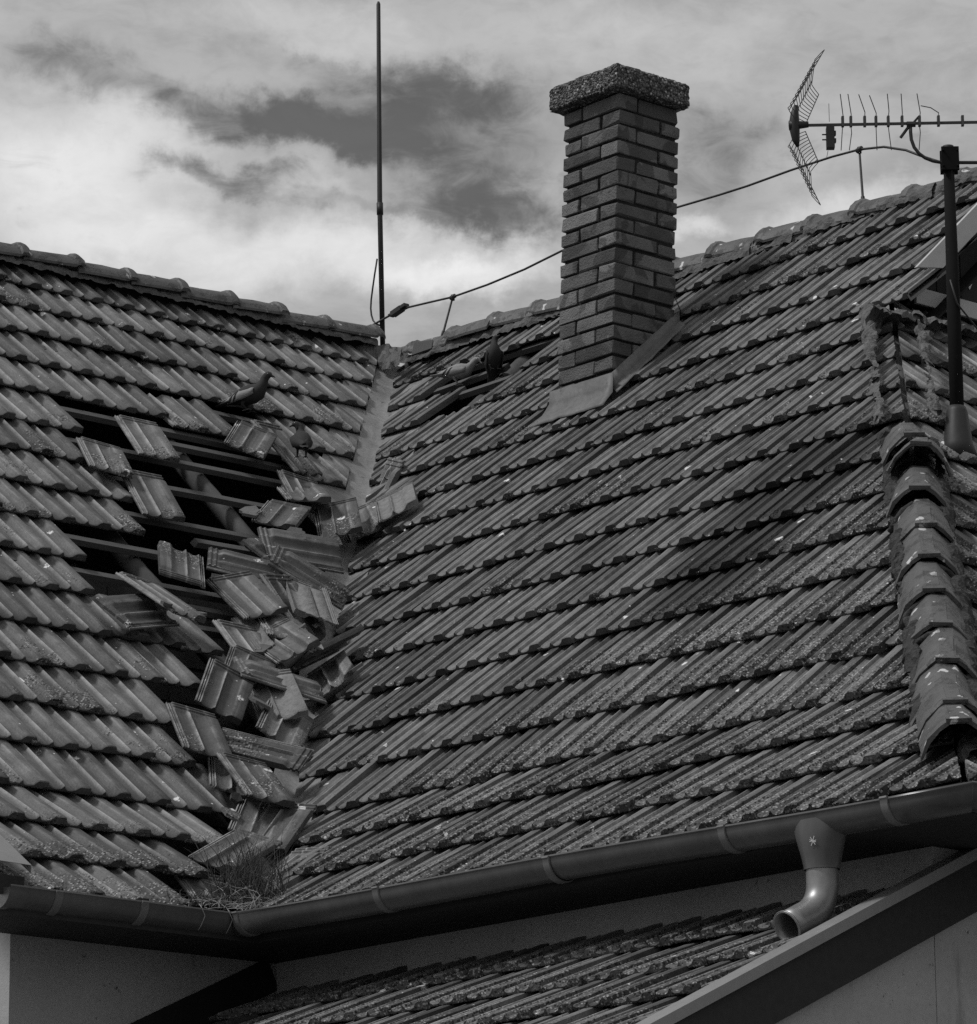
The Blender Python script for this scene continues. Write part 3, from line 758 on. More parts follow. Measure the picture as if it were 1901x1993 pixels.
# outlet funnel and elbow
mb = MB(); cx_, cy_ = 3.855, -.868; rings = []
for z, rx, ry in ((-.645, .118, .066), (-.68, .104, .070), (-.72, .088, .068), (-.76, .074, .062), (-.80, .062, .058), (-.808, .062, .058)):
    rings.append([(cx_+rx*math.cos(a), cy_+ry*math.sin(a), z) for a in np.linspace(0, 2*math.pi, 25)])
mb.grid(np.array(rings), flip=True); funnel = mb.build('outlet_funnel', M['gutter'], gutter, smooth=True)
sm = MB(); sa_ = R(-72); sc_ = Vector((cx_+.0885*math.cos(sa_), cy_+.0695*math.sin(sa_), -.722)); sn_ = Vector((math.cos(sa_)/.088, math.sin(sa_)/.069, -.9/.08*.3)).normalized(); st_ = Vector((0, 0, 1)).cross(sn_).normalized(); sb_ = sn_.cross(st_)
for an, ln in ((.1, .013), (1.1, .017), (2.1, .015), (2.75, .012)):
    d1 = st_*math.cos(an)+sb_*math.sin(an); d2 = sn_.cross(d1)*.0009; c_ = sc_+sn_*.003
    sm.prism([c_-d1*ln-d2, c_+d1*ln-d2, c_+d1*ln+d2, c_-d1*ln+d2], sn_*.0008)
sm.build('star_mark', M['white'], gutter)
mb = MB(); path = []
for t in np.linspace(0, 1, 4): path.append((cx_, cy_, -.785-.075*t))
for a in np.linspace(0, R(68), 9)[1:]: path.append((cx_-.006*a, cy_-.12*(1-math.cos(a)), -.86-.12*math.sin(a)))
e = Vector(path[-1]); d_ = (e-Vector(path[-2])).normalized(); path.append(tuple(e+d_*.05)); path.append(tuple(e+d_*.095))
path = [Vector(p) for p in path]
mb.tube(path, [.0535]*(len(path)-1)+[.0545], 24, caps=False)
inner = MB()
mb.tube([path[-1], path[-1]-d_*.006], [.0585, .0585], 24, caps=False)
elbow = mb.build('elbow_pipe', M['pipe'], gutter, smooth=True)
md = elbow.modifiers.new('thickness', 'SOLIDIFY'); md.thickness = .003
mb = MB(); mb.tube([(path[0]), path[0]-Vector((0, 0, .02))], [.0565, .0565], 24, caps=False); mb.build('pipe_collar', M['pipe'], gutter, smooth=True)

# --- verges of the left wing and gablet
mb = MB()
def verge(mb, pts, inner, outer, up, lip):
    """folded sheet: pts along the slope, offsets inner..outer across, then a lip down"""
    rows = []
    for p in pts:
        p = Vector(p); i_, o_ = Vector(inner), Vector(outer)
        rows.append([tuple(p+i_+Vector((0, 0, up-.03))), tuple(p+i_+Vector((0, 0, up))), tuple(p+o_+Vector((0, 0, up+.004))), tuple(p+o_+Vector((0, 0, up-lip))), tuple(p+o_*.9+i_*.1+Vector((0, 0, up-lip)))])
    mb.grid(np.array(rows))
vp = [(.885, -1.93, -.575), (.40, -1.93, -.24), (-.02, -1.93, .05), (-1.5, -1.93, 1.40), (-3.95, -1.93, 3.66)]
verge(mb, [Vector(p)+Vector((0, 0, .055)) for p in vp], (0, 0, 0), (0, -.17, 0), .0, .10)
vt = mb.build('verge_trim', M['trim'], house); md = vt.modifiers.new('thickness', 'SOLIDIFY'); md.thickness = .003
mb = MB(); mb.prism([(.86, -2.09, -.63), (.86, -1.94, -.63), (.86, -1.94, -.56), (.86, -2.09, -.56)], (-.02, 0, 0)); mb.build('verge_end', M['dark_wood'], house)

gb = MB()   # gablet: dark boards with a diamond of daylight painted white, a metal verge and a flashing sill
gbx = .78; seam = []
for i in range(10):
    y0 = 3.0+i*.165; y1 = y0+.158
    top = lambda y: 3.83*tP-.06-abs(y-3.83)*tP
    gb.prism([(gbx, y0, 2.60), (gbx, y1, 2.60), (gbx, y1, max(2.62, top(y1))), (gbx, y0, max(2.62, top(y0)))], (-.018, 0, 0))
gb.prism([(gbx-.022, 2.98, 2.60), (gbx-.022, 4.68, 2.60), (gbx-.022, 3.83, 3.46)], (-.02, 0, 0))
gablet = gb.build('gablet_boarding', M['dark_wood'], house)
mb = MB(); mb.prism([(gbx+.001, 3.384+dy_, 2.789+dz_) for dy_, dz_ in ((-.026, 0), (0, -.046), (.026, 0), (0, .046))], (.003, 0, 0)); mb.build('diamond_daylight', M['white'], gablet)  # white plate standing in for daylight through the diamond cutout
mb = MB(); mb.box((gbx+.002, 3.0, 2.60), (gbx+.022, 4.65, 2.68)); mb.build('sill_flashing', M['light_trim'], gablet, bevel=.003)
mb = MB()
top = [(2.845, 2.705), (3.27, 3.095), (3.83, 3.605)]
mb.prism([(.935, top[0][0], top[0][1]), (.935, 3.02, 2.735), (.935, 3.83, 3.48), (.935, 3.83, 3.605)], (.018, 0, 0))
mb.prism([(.935, 4.66, 2.705+.14), (.935, 3.83, 3.48), (.935, 3.83, 3.605), (.935, 4.80, 2.72)], (.018, 0, 0))
vtop = mb.build('bargeboard', M['light_trim'], gablet, bevel=.003)
mb = MB(); mb.prism([(.80, 3.0, 2.70), (.93, 3.0, 2.70), (.93, 3.83, 3.46), (.80, 3.83, 3.46)], (0, 0, -.015)); mb.build('verge_soffit', M['dark_wood'], gablet)

# ------------------------------------------------------------------ chimney
ch = empty('chimney', (-1.11, 2.9, 2.4)); attach(ch, house)
CX0, CY0, CW, CD = -1.328, 2.705, .396, .405
def lean(p):
    dz_ = p[2]-2.45
    return (p[0]+dz_*.028, p[1]+dz_*.026, p[2])
mb = MB(); r_ = random.Random(5)
def brick(x0, y0, x1, y1, z0, z1):
    j = lambda: r_.gauss(0, .0034)
    cc = (r_.random(), 0.0, 0.0); b_ = .004
    lo = (x0+j(), y0+j(), z0+j()); hi = (x1+j(), y1+j(), z1+j())
    # bevelled block
    vs = []
    for sx in (0, 1):
        for sy in (0, 1):
            for sz in (0, 1):
                c = [hi[0] if sx else lo[0], hi[1] if sy else lo[1], hi[2] if sz else lo[2]]
                for ax in range(3):
                    q = list(c)
                    for k in range(3):
                        if k != ax: q[k] += (-b_ if (sx, sy, sz)[k] else b_)*r_.uniform(.2, 1.0)**2*3.6
                    vs.append(q)
    me = bmesh.new(); bvs = [me.verts.new(q) for q in vs]; me.verts.ensure_lookup_table()
    bmesh.ops.convex_hull(me, input=bvs); me.verts.index_update()
    V = [lean(tuple(v_.co)) for v_ in me.verts]; F = [tuple(v_.index for v_ in f.verts) for f in me.faces]
    mb.add(V, F, cc); me.free()
pitch = .0785; zc = 2.30; nco = 22; jt = .013
for i in range(nco):
    z0 = zc+i*pitch; z1 = z0+.0655
    x0, x1, y0, y1 = CX0, CX0+CW, CY0, CY0+CD; wd = .122
    if i % 2:   # pinwheel bond, the long bricks turn the corner every other course
        brick(x0+wd+jt, y0, x1, y0+wd, z0, z1); brick(x1-wd, y0+wd+jt, x1, y1, z0, z1); brick(x0, y1-wd, x1-wd-jt, y1, z0, z1); brick(x0, y0, x0+wd, y1-wd-jt, z0, z1)
    else:
        brick(x0, y0, x1-wd-jt, y0+wd, z0, z1); brick(x1-wd, y0, x1, y1-wd-jt, z0, z1); brick(x0+wd+jt, y1-wd, x1, y1, z0, z1); brick(x0, y0+wd+jt, x0+wd, y1, z0, z1)
core = [lean(p) for p in ((CX0+.014, CY0+.014, 2.2), (CX0+CW-.014, CY0+.014, 2.2), (CX0+CW-.014, CY0+CD-.014, 2.2), (CX0+.014, CY0+CD-.014, 2.2))]
ctop = [lean((p[0]-(2.2-2.45)*.041, p[1]-(2.2-2.45)*.039, zc+nco*pitch)) for p in core]
mb.add(core+ctop, [(0, 1, 5, 4), (1, 2, 6, 5), (2, 3, 7, 6), (3, 0, 4, 7), (4, 5, 6, 7)], (.5, 1.0, 0))
mb.build('brick_stack', M['brick'], ch)
# rough concrete cap
mb = MB(); z0 = zc+nco*pitch; hc = .125
c0 = lean((CX0-.048, CY0-.058, z0)); c1 = lean((CX0+CW+.048, CY0+CD+.030, z0))
N_ = 44; Hn = 12
def rough(p, k=1.0):
    q = Vector(p); c = Vector(((c0[0]+c1[0])/2, (c0[1]+c1[1])/2, z0+hc/2))
    n3 = (q-c).normalized()
    # pebbly surface
    return tuple(q+n3*((nz(q, 60, 2)*.006+nz(q, 110, 7)*.005+nz(q, 14, 4)*.007)*k))
def inset(u, a, b_): return a+(b_-a)*u
def side_pts():
    us = np.linspace(0, 1, N_)
    ring = [(inset(u, c0[0], c1[0]), c0[1]) for u in us[:-1]]+[(c1[0], inset(u, c0[1], c1[1])) for u in us[:-1]]+[(inset(1-u, c0[0], c1[0]), c1[1]) for u in us[:-1]]+[(c0[0], inset(1-u, c0[1], c1[1])) for u in us]
    return ring
rg = side_pts(); cxm, cym = (c0[0]+c1[0])/2, (c0[1]+c1[1])/2
rows = []
for i in range(Hn+1):
    t = i/Hn; shr = .014*max(0, (abs(t-.5)-.36)/.14)**2
    rows.append([rough((x+(cxm-x)*shr/.25, y+(cym-y)*shr/.25, z0+hc*t)) for x, y in rg])
for t in np.linspace(.06, 1, 14): rows.append([rough((x+(cxm-x)*t, y+(cym-y)*t, z0+hc+.05*t*1.0)) for x, y in rg])
mb.grid(np.array(rows))
mb.add([rough((x, y, z0)) for x, y in rg[:-1]], [tuple(range(len(rg)-1))[::-1]])
mb.build('chimney_cap', M['concrete'], ch)
# metal flashing round its foot
mb = MB()
def rz(y): return y*tP
n_ = 10
fr = []
for i in range(n_+1):
    x = CX0-.03+(CW+.06)*i/n_; y = CY0-.012
    j = .004*nz((x, 0, 0), 20)
    fr.append([(x, y, rz(y)+.125+j), (x+.002, y-.006, rz(y)+.06), (x+(.02 if i == n_ else 0)-(.015 if i == 0 else 0), y-.025, rz(y-.025)+.040+j), (x-(.03 if i == 0 else 0)+.02, y-.075, rz(y-.075)+.028+j*2), (x-(.09 if i == 0 else 0)+.02, y-.088, rz(y-.088)+.020+j*2)])
mb.grid(np.array(fr), flip=True)
sd_ = []
for i in range(n_+1):
    t = i/n_; y = CY0-.012+(CD+.06)*t; x = CX0+CW+.012; j = .004*nz((0, y, 0), 20)
    sd_.append([(x, y, rz(y)+.125-.02*t+j), (x+.004, y, rz(y)+.05), (x+.03, y, rz(y)+.032+j), (x+.05+.01*nz((0, y, 3), 9), y-.01, rz(y-.01)+.026+j)])
mb.grid(np.array(sd_), flip=False)
mb.add([(CX0+CW+.012, CY0+CD+.05, rz(CY0+CD+.05)+.11), (CX0+CW+.012, CY0+CD+.02, rz(CY0+CD+.02)+.2), (CX0+CW+.05, CY0+CD+.04, rz(CY0+CD)+.11)], [(0, 1, 2)])
fl = mb.build('chimney_flashing', M['zinc'], ch); md = fl.modifiers.new('thickness', 'SOLIDIFY'); md.thickness = .0025; sharp(fl.data, 50)

# ------------------------------------------------------------------ the lower annex
PA = R(25.0); AY, AZ = -.45, -.785
SA = Slope((0, AY, AZ), (1,0,0), (0,math.cos(PA),math.sin(PA)), (0,math.cos(PA),math.sin(PA)), 0.345, [0]*3)
annex = empty('annex', (2.2, -2.0, -4.7), 'low lean-to with a tiled roof under the long gutter', 'lean-to')
aparts = []
r_ = np.random.default_rng(77)
for row in range(10):
    v0 = -.372-.362*row
    x = .45-.2*3+(.105 if row % 2 else .012)
    while x < 4.0:
        if x > .25:
            a = R(.5)*r_.normal(); t = R(5.4)+R(.5)*r_.normal()
            e_v = SA.ev*math.cos(t)-SA.n*math.sin(t); n1 = SA.n*math.cos(t)+SA.ev*math.sin(t)
            e_x = SA.ex*math.cos(a)+e_v*math.sin(a); e_v = -SA.ex*math.sin(a)+e_v*math.cos(a)
            O = SA.at(x, v0+.004*r_.normal(), .002*r_.normal()-.012)
            aparts.append((O, e_x, e_v, n1, r_.random(), int(r_.integers(1e9)), O, O))
        x += .2
clipsA = [((3.965, 0, 0), (1, 0, 0), None), ((.455, 0, 0), (-1, 0, 0), None)]
slopeA = tiles_object('roof_slope', aparts, M['tile'], annex, clipsA)
mb = MB(); mb.prism([SA.at(.46, .0, -.05), SA.at(3.955, .0, -.05), SA.at(3.955, -3.6, -.05), SA.at(.46, -3.6, -.05)], -SA.n*.03); mb.build('roof_boarding', M['dark_wood'], annex)
mb = MB(); mb.prism([SA.at(.456, 0, -.02), SA.at(.456, -3.5, -.02), SA.at(.456, -3.5, .11), SA.at(.456, 0, .11)], (.012, 0, 0)); mb.build('abutment_flashing', M['attic'], annex)
mb = MB(); verge(mb, [SA.at(3.955, t, .018) for t in (.62, -.9, -1.8, -3.6)], (0, 0, 0), (.072, 0, -.008), 0, .03)
vv = mb.build('verge_trim', M['trim'], annex); md = vv.modifiers.new('thickness', 'SOLIDIFY'); md.thickness = .003
mb = MB(); mb.prism([SA.at(3.985, .60, -.014), SA.at(3.985, -3.6, -.014), SA.at(3.985, -3.6, -.18), SA.at(3.985, .60, -.18)], (.022, 0, 0)); mb.build('barge_board', M['dark_wood'], annex)
mb = MB(); mb.prism([(3.958, -.452, -4.8), (3.958, -.452, AZ-.09), (3.958, -3.5, AZ-.09-3.05*math.tan(PA)), (3.958, -3.5, -4.8)], (-.2, 0, 0))
mb.box((.46, -3.5, -4.8), (3.757, -3.3, -2.45)); mb.build('wall', M['plaster'], annex)

# ------------------------------------------------------------------ loose and slipped tiles (poses in metres: centre, across axis, length axis)
POSE = {
'a1': (-2.486, 1.081, 2.299, 0.179, 0.982, -0.067, -0.740, 0.179, 0.648),
'a2': (-2.266, 0.670, 2.091, 0.301, 0.937, -0.177, -0.760, 0.348, 0.548),
'a3': (-2.038, 0.778, 1.881, 0.175, 0.983, -0.054, -0.701, 0.163, 0.694),
'd1': (-2.627, 1.828, 2.453, 0.537, 0.760, -0.367, -0.574, 0.647, 0.501),
'd2': (-2.686, 2.097, 2.465, -0.248, 0.967, 0.062, -0.632, -0.210, 0.746),
'd3': (-2.288, 1.907, 2.115, 0.191, 0.966, -0.174, -0.713, 0.259, 0.652),
'a4': (-2.209, 1.835, 2.091, 0.516, 0.857, 0.001, -0.792, 0.477, 0.381),
'a5': (-1.984, 1.515, 1.892, 0.679, 0.700, -0.223, -0.563, 0.691, 0.454),
'a6': (-1.971, 1.856, 1.924, 0.669, 0.714, 0.207, -0.672, 0.461, 0.580),
'a7': (-2.037, 2.064, 1.953, 0.647, 0.662, 0.378, -0.742, 0.432, 0.512),
'e1': (-2.489, 2.565, 2.265, 0.908, -0.266, -0.322, 0.388, 0.251, 0.887),
'e2': (-1.884, 2.155, 2.035, 0.702, 0.585, 0.406, -0.710, 0.532, 0.462),
'a8': (-1.689, 1.395, 1.644, -0.540, 0.217, 0.814, -0.281, -0.957, 0.069),
'a9': (-1.435, 1.239, 1.443, -0.543, 0.625, 0.560, -0.384, -0.779, 0.497),
'a10': (-1.702, 1.220, 1.596, -0.523, -0.569, 0.634, 0.573, -0.786, -0.232),
'a11': (-1.525, 0.966, 1.458, -0.611, 0.511, 0.604, -0.494, -0.843, 0.213),
'a12': (-1.406, 0.479, 1.381, -0.430, -0.871, 0.237, 0.678, -0.485, -0.552),
'a13': (-1.111, 0.139, 1.132, -0.221, 0.975, -0.034, -0.818, -0.167, 0.551),
'a14': (-1.085, -0.005, 1.038, -0.657, -0.403, 0.637, 0.335, -0.913, -0.233),
'a15': (-1.285, 0.758, 1.262, 0.262, 0.930, 0.258, -0.805, 0.063, 0.590),
'a16': (-1.272, 1.029, 1.240, -0.233, 0.963, 0.133, -0.510, -0.238, 0.827),
'a17': (-1.228, 1.093, 1.294, -0.281, -0.924, 0.259, -0.694, 0.382, 0.610),
'a18': (-0.951, 0.705, 0.984, 0.437, 0.773, 0.459, -0.871, 0.236, 0.432),
'a19': (-1.114, 0.827, 1.095, 0.349, 0.922, -0.164, -0.796, 0.385, 0.467),
'a20': (-1.103, 0.734, 1.059, 0.420, 0.890, 0.176, -0.796, 0.268, 0.543),
'a21': (-1.030, 0.579, 0.950, 0.058, 0.997, -0.053, -0.736, 0.078, 0.673),
'b1': (-0.876, 0.864, 0.966, 0.911, -0.041, 0.411, 0.159, -0.884, -0.439),
'b2': (-0.770, 0.839, 0.817, 0.630, 0.562, 0.536, -0.777, 0.464, 0.426),
'b3': (-0.657, 0.448, 0.725, -0.778, 0.362, 0.513, -0.286, -0.932, 0.224),
'b4': (-0.837, 0.419, 0.804, 0.482, 0.790, -0.380, -0.611, 0.613, 0.500),
'b5': (-0.595, 0.099, 0.626, 0.390, 0.807, -0.444, -0.524, 0.591, 0.613),
'b6': (-0.602, 0.383, 0.640, 0.501, 0.851, 0.158, -0.708, 0.298, 0.640),
'b7': (-0.477, 0.331, 0.494, 0.380, 0.759, -0.529, -0.564, 0.644, 0.518),
'b8': (-0.305, -0.262, 0.360, 0.259, 0.948, -0.184, -0.726, 0.317, 0.611),
'b9': (-0.200, -0.013, 0.295, 0.411, -0.706, -0.577, 0.719, 0.640, -0.271),
'b10': (0.045, -0.238, 0.109, 0.182, 0.973, -0.141, -0.793, 0.230, 0.565),
'b11': (-0.119, -0.216, 0.137, 0.450, 0.851, -0.269, -0.714, 0.524, 0.464),
'b12': (0.153, -0.292, -0.077, 0.546, 0.768, -0.335, -0.579, 0.634, 0.513),
'b13': (0.247, -0.283, -0.123, 0.829, 0.544, -0.129, -0.373, 0.710, 0.598),
'b14': (0.407, -0.617, -0.272, 0.809, 0.490, -0.326, -0.348, 0.845, 0.406),
'b15': (0.564, -0.507, -0.375, 0.995, 0.057, -0.085, 0.001, 0.823, 0.568),
'b16': (0.625, -0.878, -0.536, 0.036, 0.999, -0.033, -0.737, 0.049, 0.674)}

def loose_mesh(seed, broken=0):
    rows = (0.0, .003, .008, .05, .12, .2, .28, .33, .338, .345, .353, .362, .366, .372, .376, .386, .390, .396, .400, .405)
    mb = MB(); r_ = np.random.default_rng(seed)
    top, col = tile_arrays(rows, .5, .002, True, seed)
    if broken:       # a ragged butt end
        for j in range(top.shape[1]):
            d_ = .035*abs(mnoise.noise(Vector((PX[j]*22, seed, 0))))+.03*max(0, mnoise.noise(Vector((PX[j]*9, seed+3, 1))))+.003*r_.random()
            f = 1-top[:, j, 1]/.405
            top[:, j, 1] += d_*f
        if broken == 2:
            for j in range(top.shape[1]):
                k = max(0, (PX[j]-.10)/.096); top[:, j, 1] += (.10*k*k)*(1-top[:, j, 1]/.405)
    a, b = top.shape[:2]
    bot = top.copy(); bot[..., 2] = np.maximum(top[..., 2]-.0115, 0.0); bot[..., 2] = np.where(PX[None, :] < 0, np.minimum(top[..., 2]-.004, .004), bot[..., 2])
    bot[0, :, 2] = np.where(PX > 0, 0.0, bot[0, :, 2]); bot[1, :, 2] = np.where(PX > 0, 0.001, bot[1, :, 2])
    for k in range(a):       # hanging lugs under the head
        if rows[k] in (.372, .376): bot[k, 12:15, 2] -= .012; bot[k, 22:26, 2] -= .012
    off = np.array([.087, .2025, 0]); top = top-off; bot = bot-off
    mb.grid(top, col); mb.grid(bot, col, flip=True)
    mb.grid(np.stack([bot[0], top[0]]), np.stack([col[0]*[1, 0, 0, 1]]*2)); mb.grid(np.stack([top[-1], bot[-1]]), np.stack([col[-1]]*2))
    for j in (0, b-1): mb.grid(np.stack([top[:, j], bot[:, j]]), np.stack([col[:, j]]*2), flip=(j == 0))
    me = mb.mesh('loose_tile', M['tile_loose']); sharp(me, 38)
    return me
LM = [loose_mesh(i) for i in range(4)]; LB = [loose_mesh(20, 1), loose_mesh(24, 2), loose_mesh(31, 1)]
LABEL = {
 'a1': 'whole tile hanging alone across the top of the open hole',
 'a2': 'droppings-spotted tile at the left rim of the hole, next to the staircase of whole courses',
 'a3': 'long tile with ribbed left edge lying below the droppings-spotted one at the hole rim',
 'd1': 'broad tile thick with droppings under the standing grey pigeon',
 'd2': 'slipped tile whose ribbed edge lies under the dark pigeon seen from behind',
 'd3': 'slipped tile between the dark pigeon and the tile with a bright head rail',
 'a4': 'tile with bright head rail lying straight at the upper right rim of the hole',
 'a5': 'tile slanting down to the left at the lower end of the battens',
 'a6': 'square-on tile with two deep pans and white droppings, topmost of the heap',
 'a7': 'tile peeping out to the right under the square-on topmost tile',
 'e1': 'narrow upright ribbed tile on the lower end of the bare valley metal',
 'e2': 'tile with ribbed right edge resting on the right slope beside the heap top',
 'a8': 'large dark tile lying crosswise under the square-on tile',
 'a9': 'tile leaning edge-on across the large crosswise tile',
 'a10': 'dark tile poking out beneath the edge-on leaning one',
 'a11': 'tile lying crosswise with a pale head, between the upright short tile and the edge-on one',
 'a12': 'upside-down tile with wavy edge uppermost, standing alone by the battens',
 'a13': 'long tile propped at a shallow angle at the lower left of the hole',
 'a14': 'tile lying across the slope beneath the shallow propped one',
 'a15': 'big tile in the middle of the heap pointing down to the right',
 'a16': 'narrow dark tile squeezed against the pale broken one',
 'a17': 'pale mortar-covered broken tile turned underside up',
 'a18': 'tile with a bright straight rib lying diagonally below the heap middle',
 'a19': 'tile with bright head rail overlapping the diagonal one from above',
 'a20': 'half-hidden tile with pale left rib beside the diagonal one',
 'a21': 'small visible end of a tile at the last whole course left of the heap',
 'b1': 'dark tile lying edge-on toward the right slope like a plank',
 'b2': 'dark tile standing in the hollow under the plank-like edge-on tile',
 'b3': 'long mossy tile lying edge-on over the hollow in the lower valley',
 'b4': 'tile showing only its ribbed top behind the steep two-ribbed one',
 'b5': 'steep tile with two bright ribs on its left, in the lower heap',
 'b6': 'thin tile sliver standing between the two steep ribbed tiles',
 'b7': 'steep tile with one bright rib and lichen spots, right in the lower heap',
 'b8': 'slipped tile at the left edge of the lower heap pointing down right',
 'b9': 'mossy tile lying crosswise with its pale head to the right',
 'b10': 'light tile lying on top of the crosswise mossy one, pointing down right',
 'b11': 'broken mortar-smeared tile stuck under the light one',
 'b12': 'tile with bright ribs on the left, above the grass tuft',
 'b13': 'tile with a shiny straight right edge leaning on the right slope above the grass',
 'b14': 'tile pointing down left with bright upper edges, just behind the grass',
 'b15': 'tile with bright head lying right of the grass on the right slope',
 'b16': 'slipped tile with pale left rib left of the grass'}

def tile_matrix(p):
    c, ex, ev = Vector(p[0:3]), Vector(p[3:6]).normalized(), Vector(p[6:9]).normalized()
    n3 = ex.cross(ev).normalized(); ex = ev.cross(n3)
    Mx = Matrix((ex, ev, n3)).transposed().to_4x4(); Mx.translation = c
    return Mx
for i, (key, lab) in enumerate(LABEL.items()):
    me = LB[0] if key in ('a17', 'b6', 'a20', 'e2') else LB[1] if key in ('b11', 'b2', 'a16', 'a7') else LB[2] if key in ('a12', 'd3', 'b16', 'a10', 'b4') else LM[i % 4]
    o = bpy.data.objects.new('loose_tile', me); COL.objects.link(o)
    if key == 'a17': me.materials[0] = M['pale_tile']
    o.matrix_world = tile_matrix(POSE[key]); tag(o, lab, 'roof tile', 'loose tiles in the collapsed valley')

r_ = random.Random(41); SRC = [k for k in POSE if k not in ('a1', 'a2', 'a3', 'd1', 'd2', 'd3', 'a4')]
def shard_mesh(seed):
    r2 = random.Random(seed); n_ = r2.randrange(5, 8); w_ = .035+.03*r2.random(); h_ = .014
    poly = [Vector((math.cos(6.283*i/n_)*w_*r2.uniform(.6, 1.3), math.sin(6.283*i/n_)*w_*r2.uniform(.5, 1.1), .004*r2.random())) for i in range(n_)]
    mb = MB(); mb.prism(poly, (0, 0, h_), (.5, .5, 0)); me = mb.mesh('tile_shard', M['tile_loose']); return me
SM = [shard_mesh(i) for i in range(4)]
for i in range(16):
    k = SRC[(i*5) % len(SRC)]; p = POSE[k]; c, ex, ev = Vector(p[0:3]), Vector(p[3:6]), Vector(p[6:9]); n3 = ex.cross(ev).normalized()
    o = bpy.data.objects.new('tile_shard', SM[i % 4]); COL.objects.link(o)
    Mx = Matrix((ex, ev, n3)).transposed().to_4x4() @ Matrix.Rotation(r_.uniform(0, 6), 4, 'Z') @ Matrix.Rotation(r_.uniform(-.3, .3), 4, 'X')
    Mx.translation = c+ex*r_.choice((-1, 1))*r_.uniform(.09, .14)+ev*r_.uniform(-.2, .1)+n3*(.012 if n3.z > 0 else -.012)
    o.matrix_world = Mx; tag(o, 'small broken piece of roof tile lying in the collapsed valley', 'tile shard', 'tile shards in the collapsed valley')

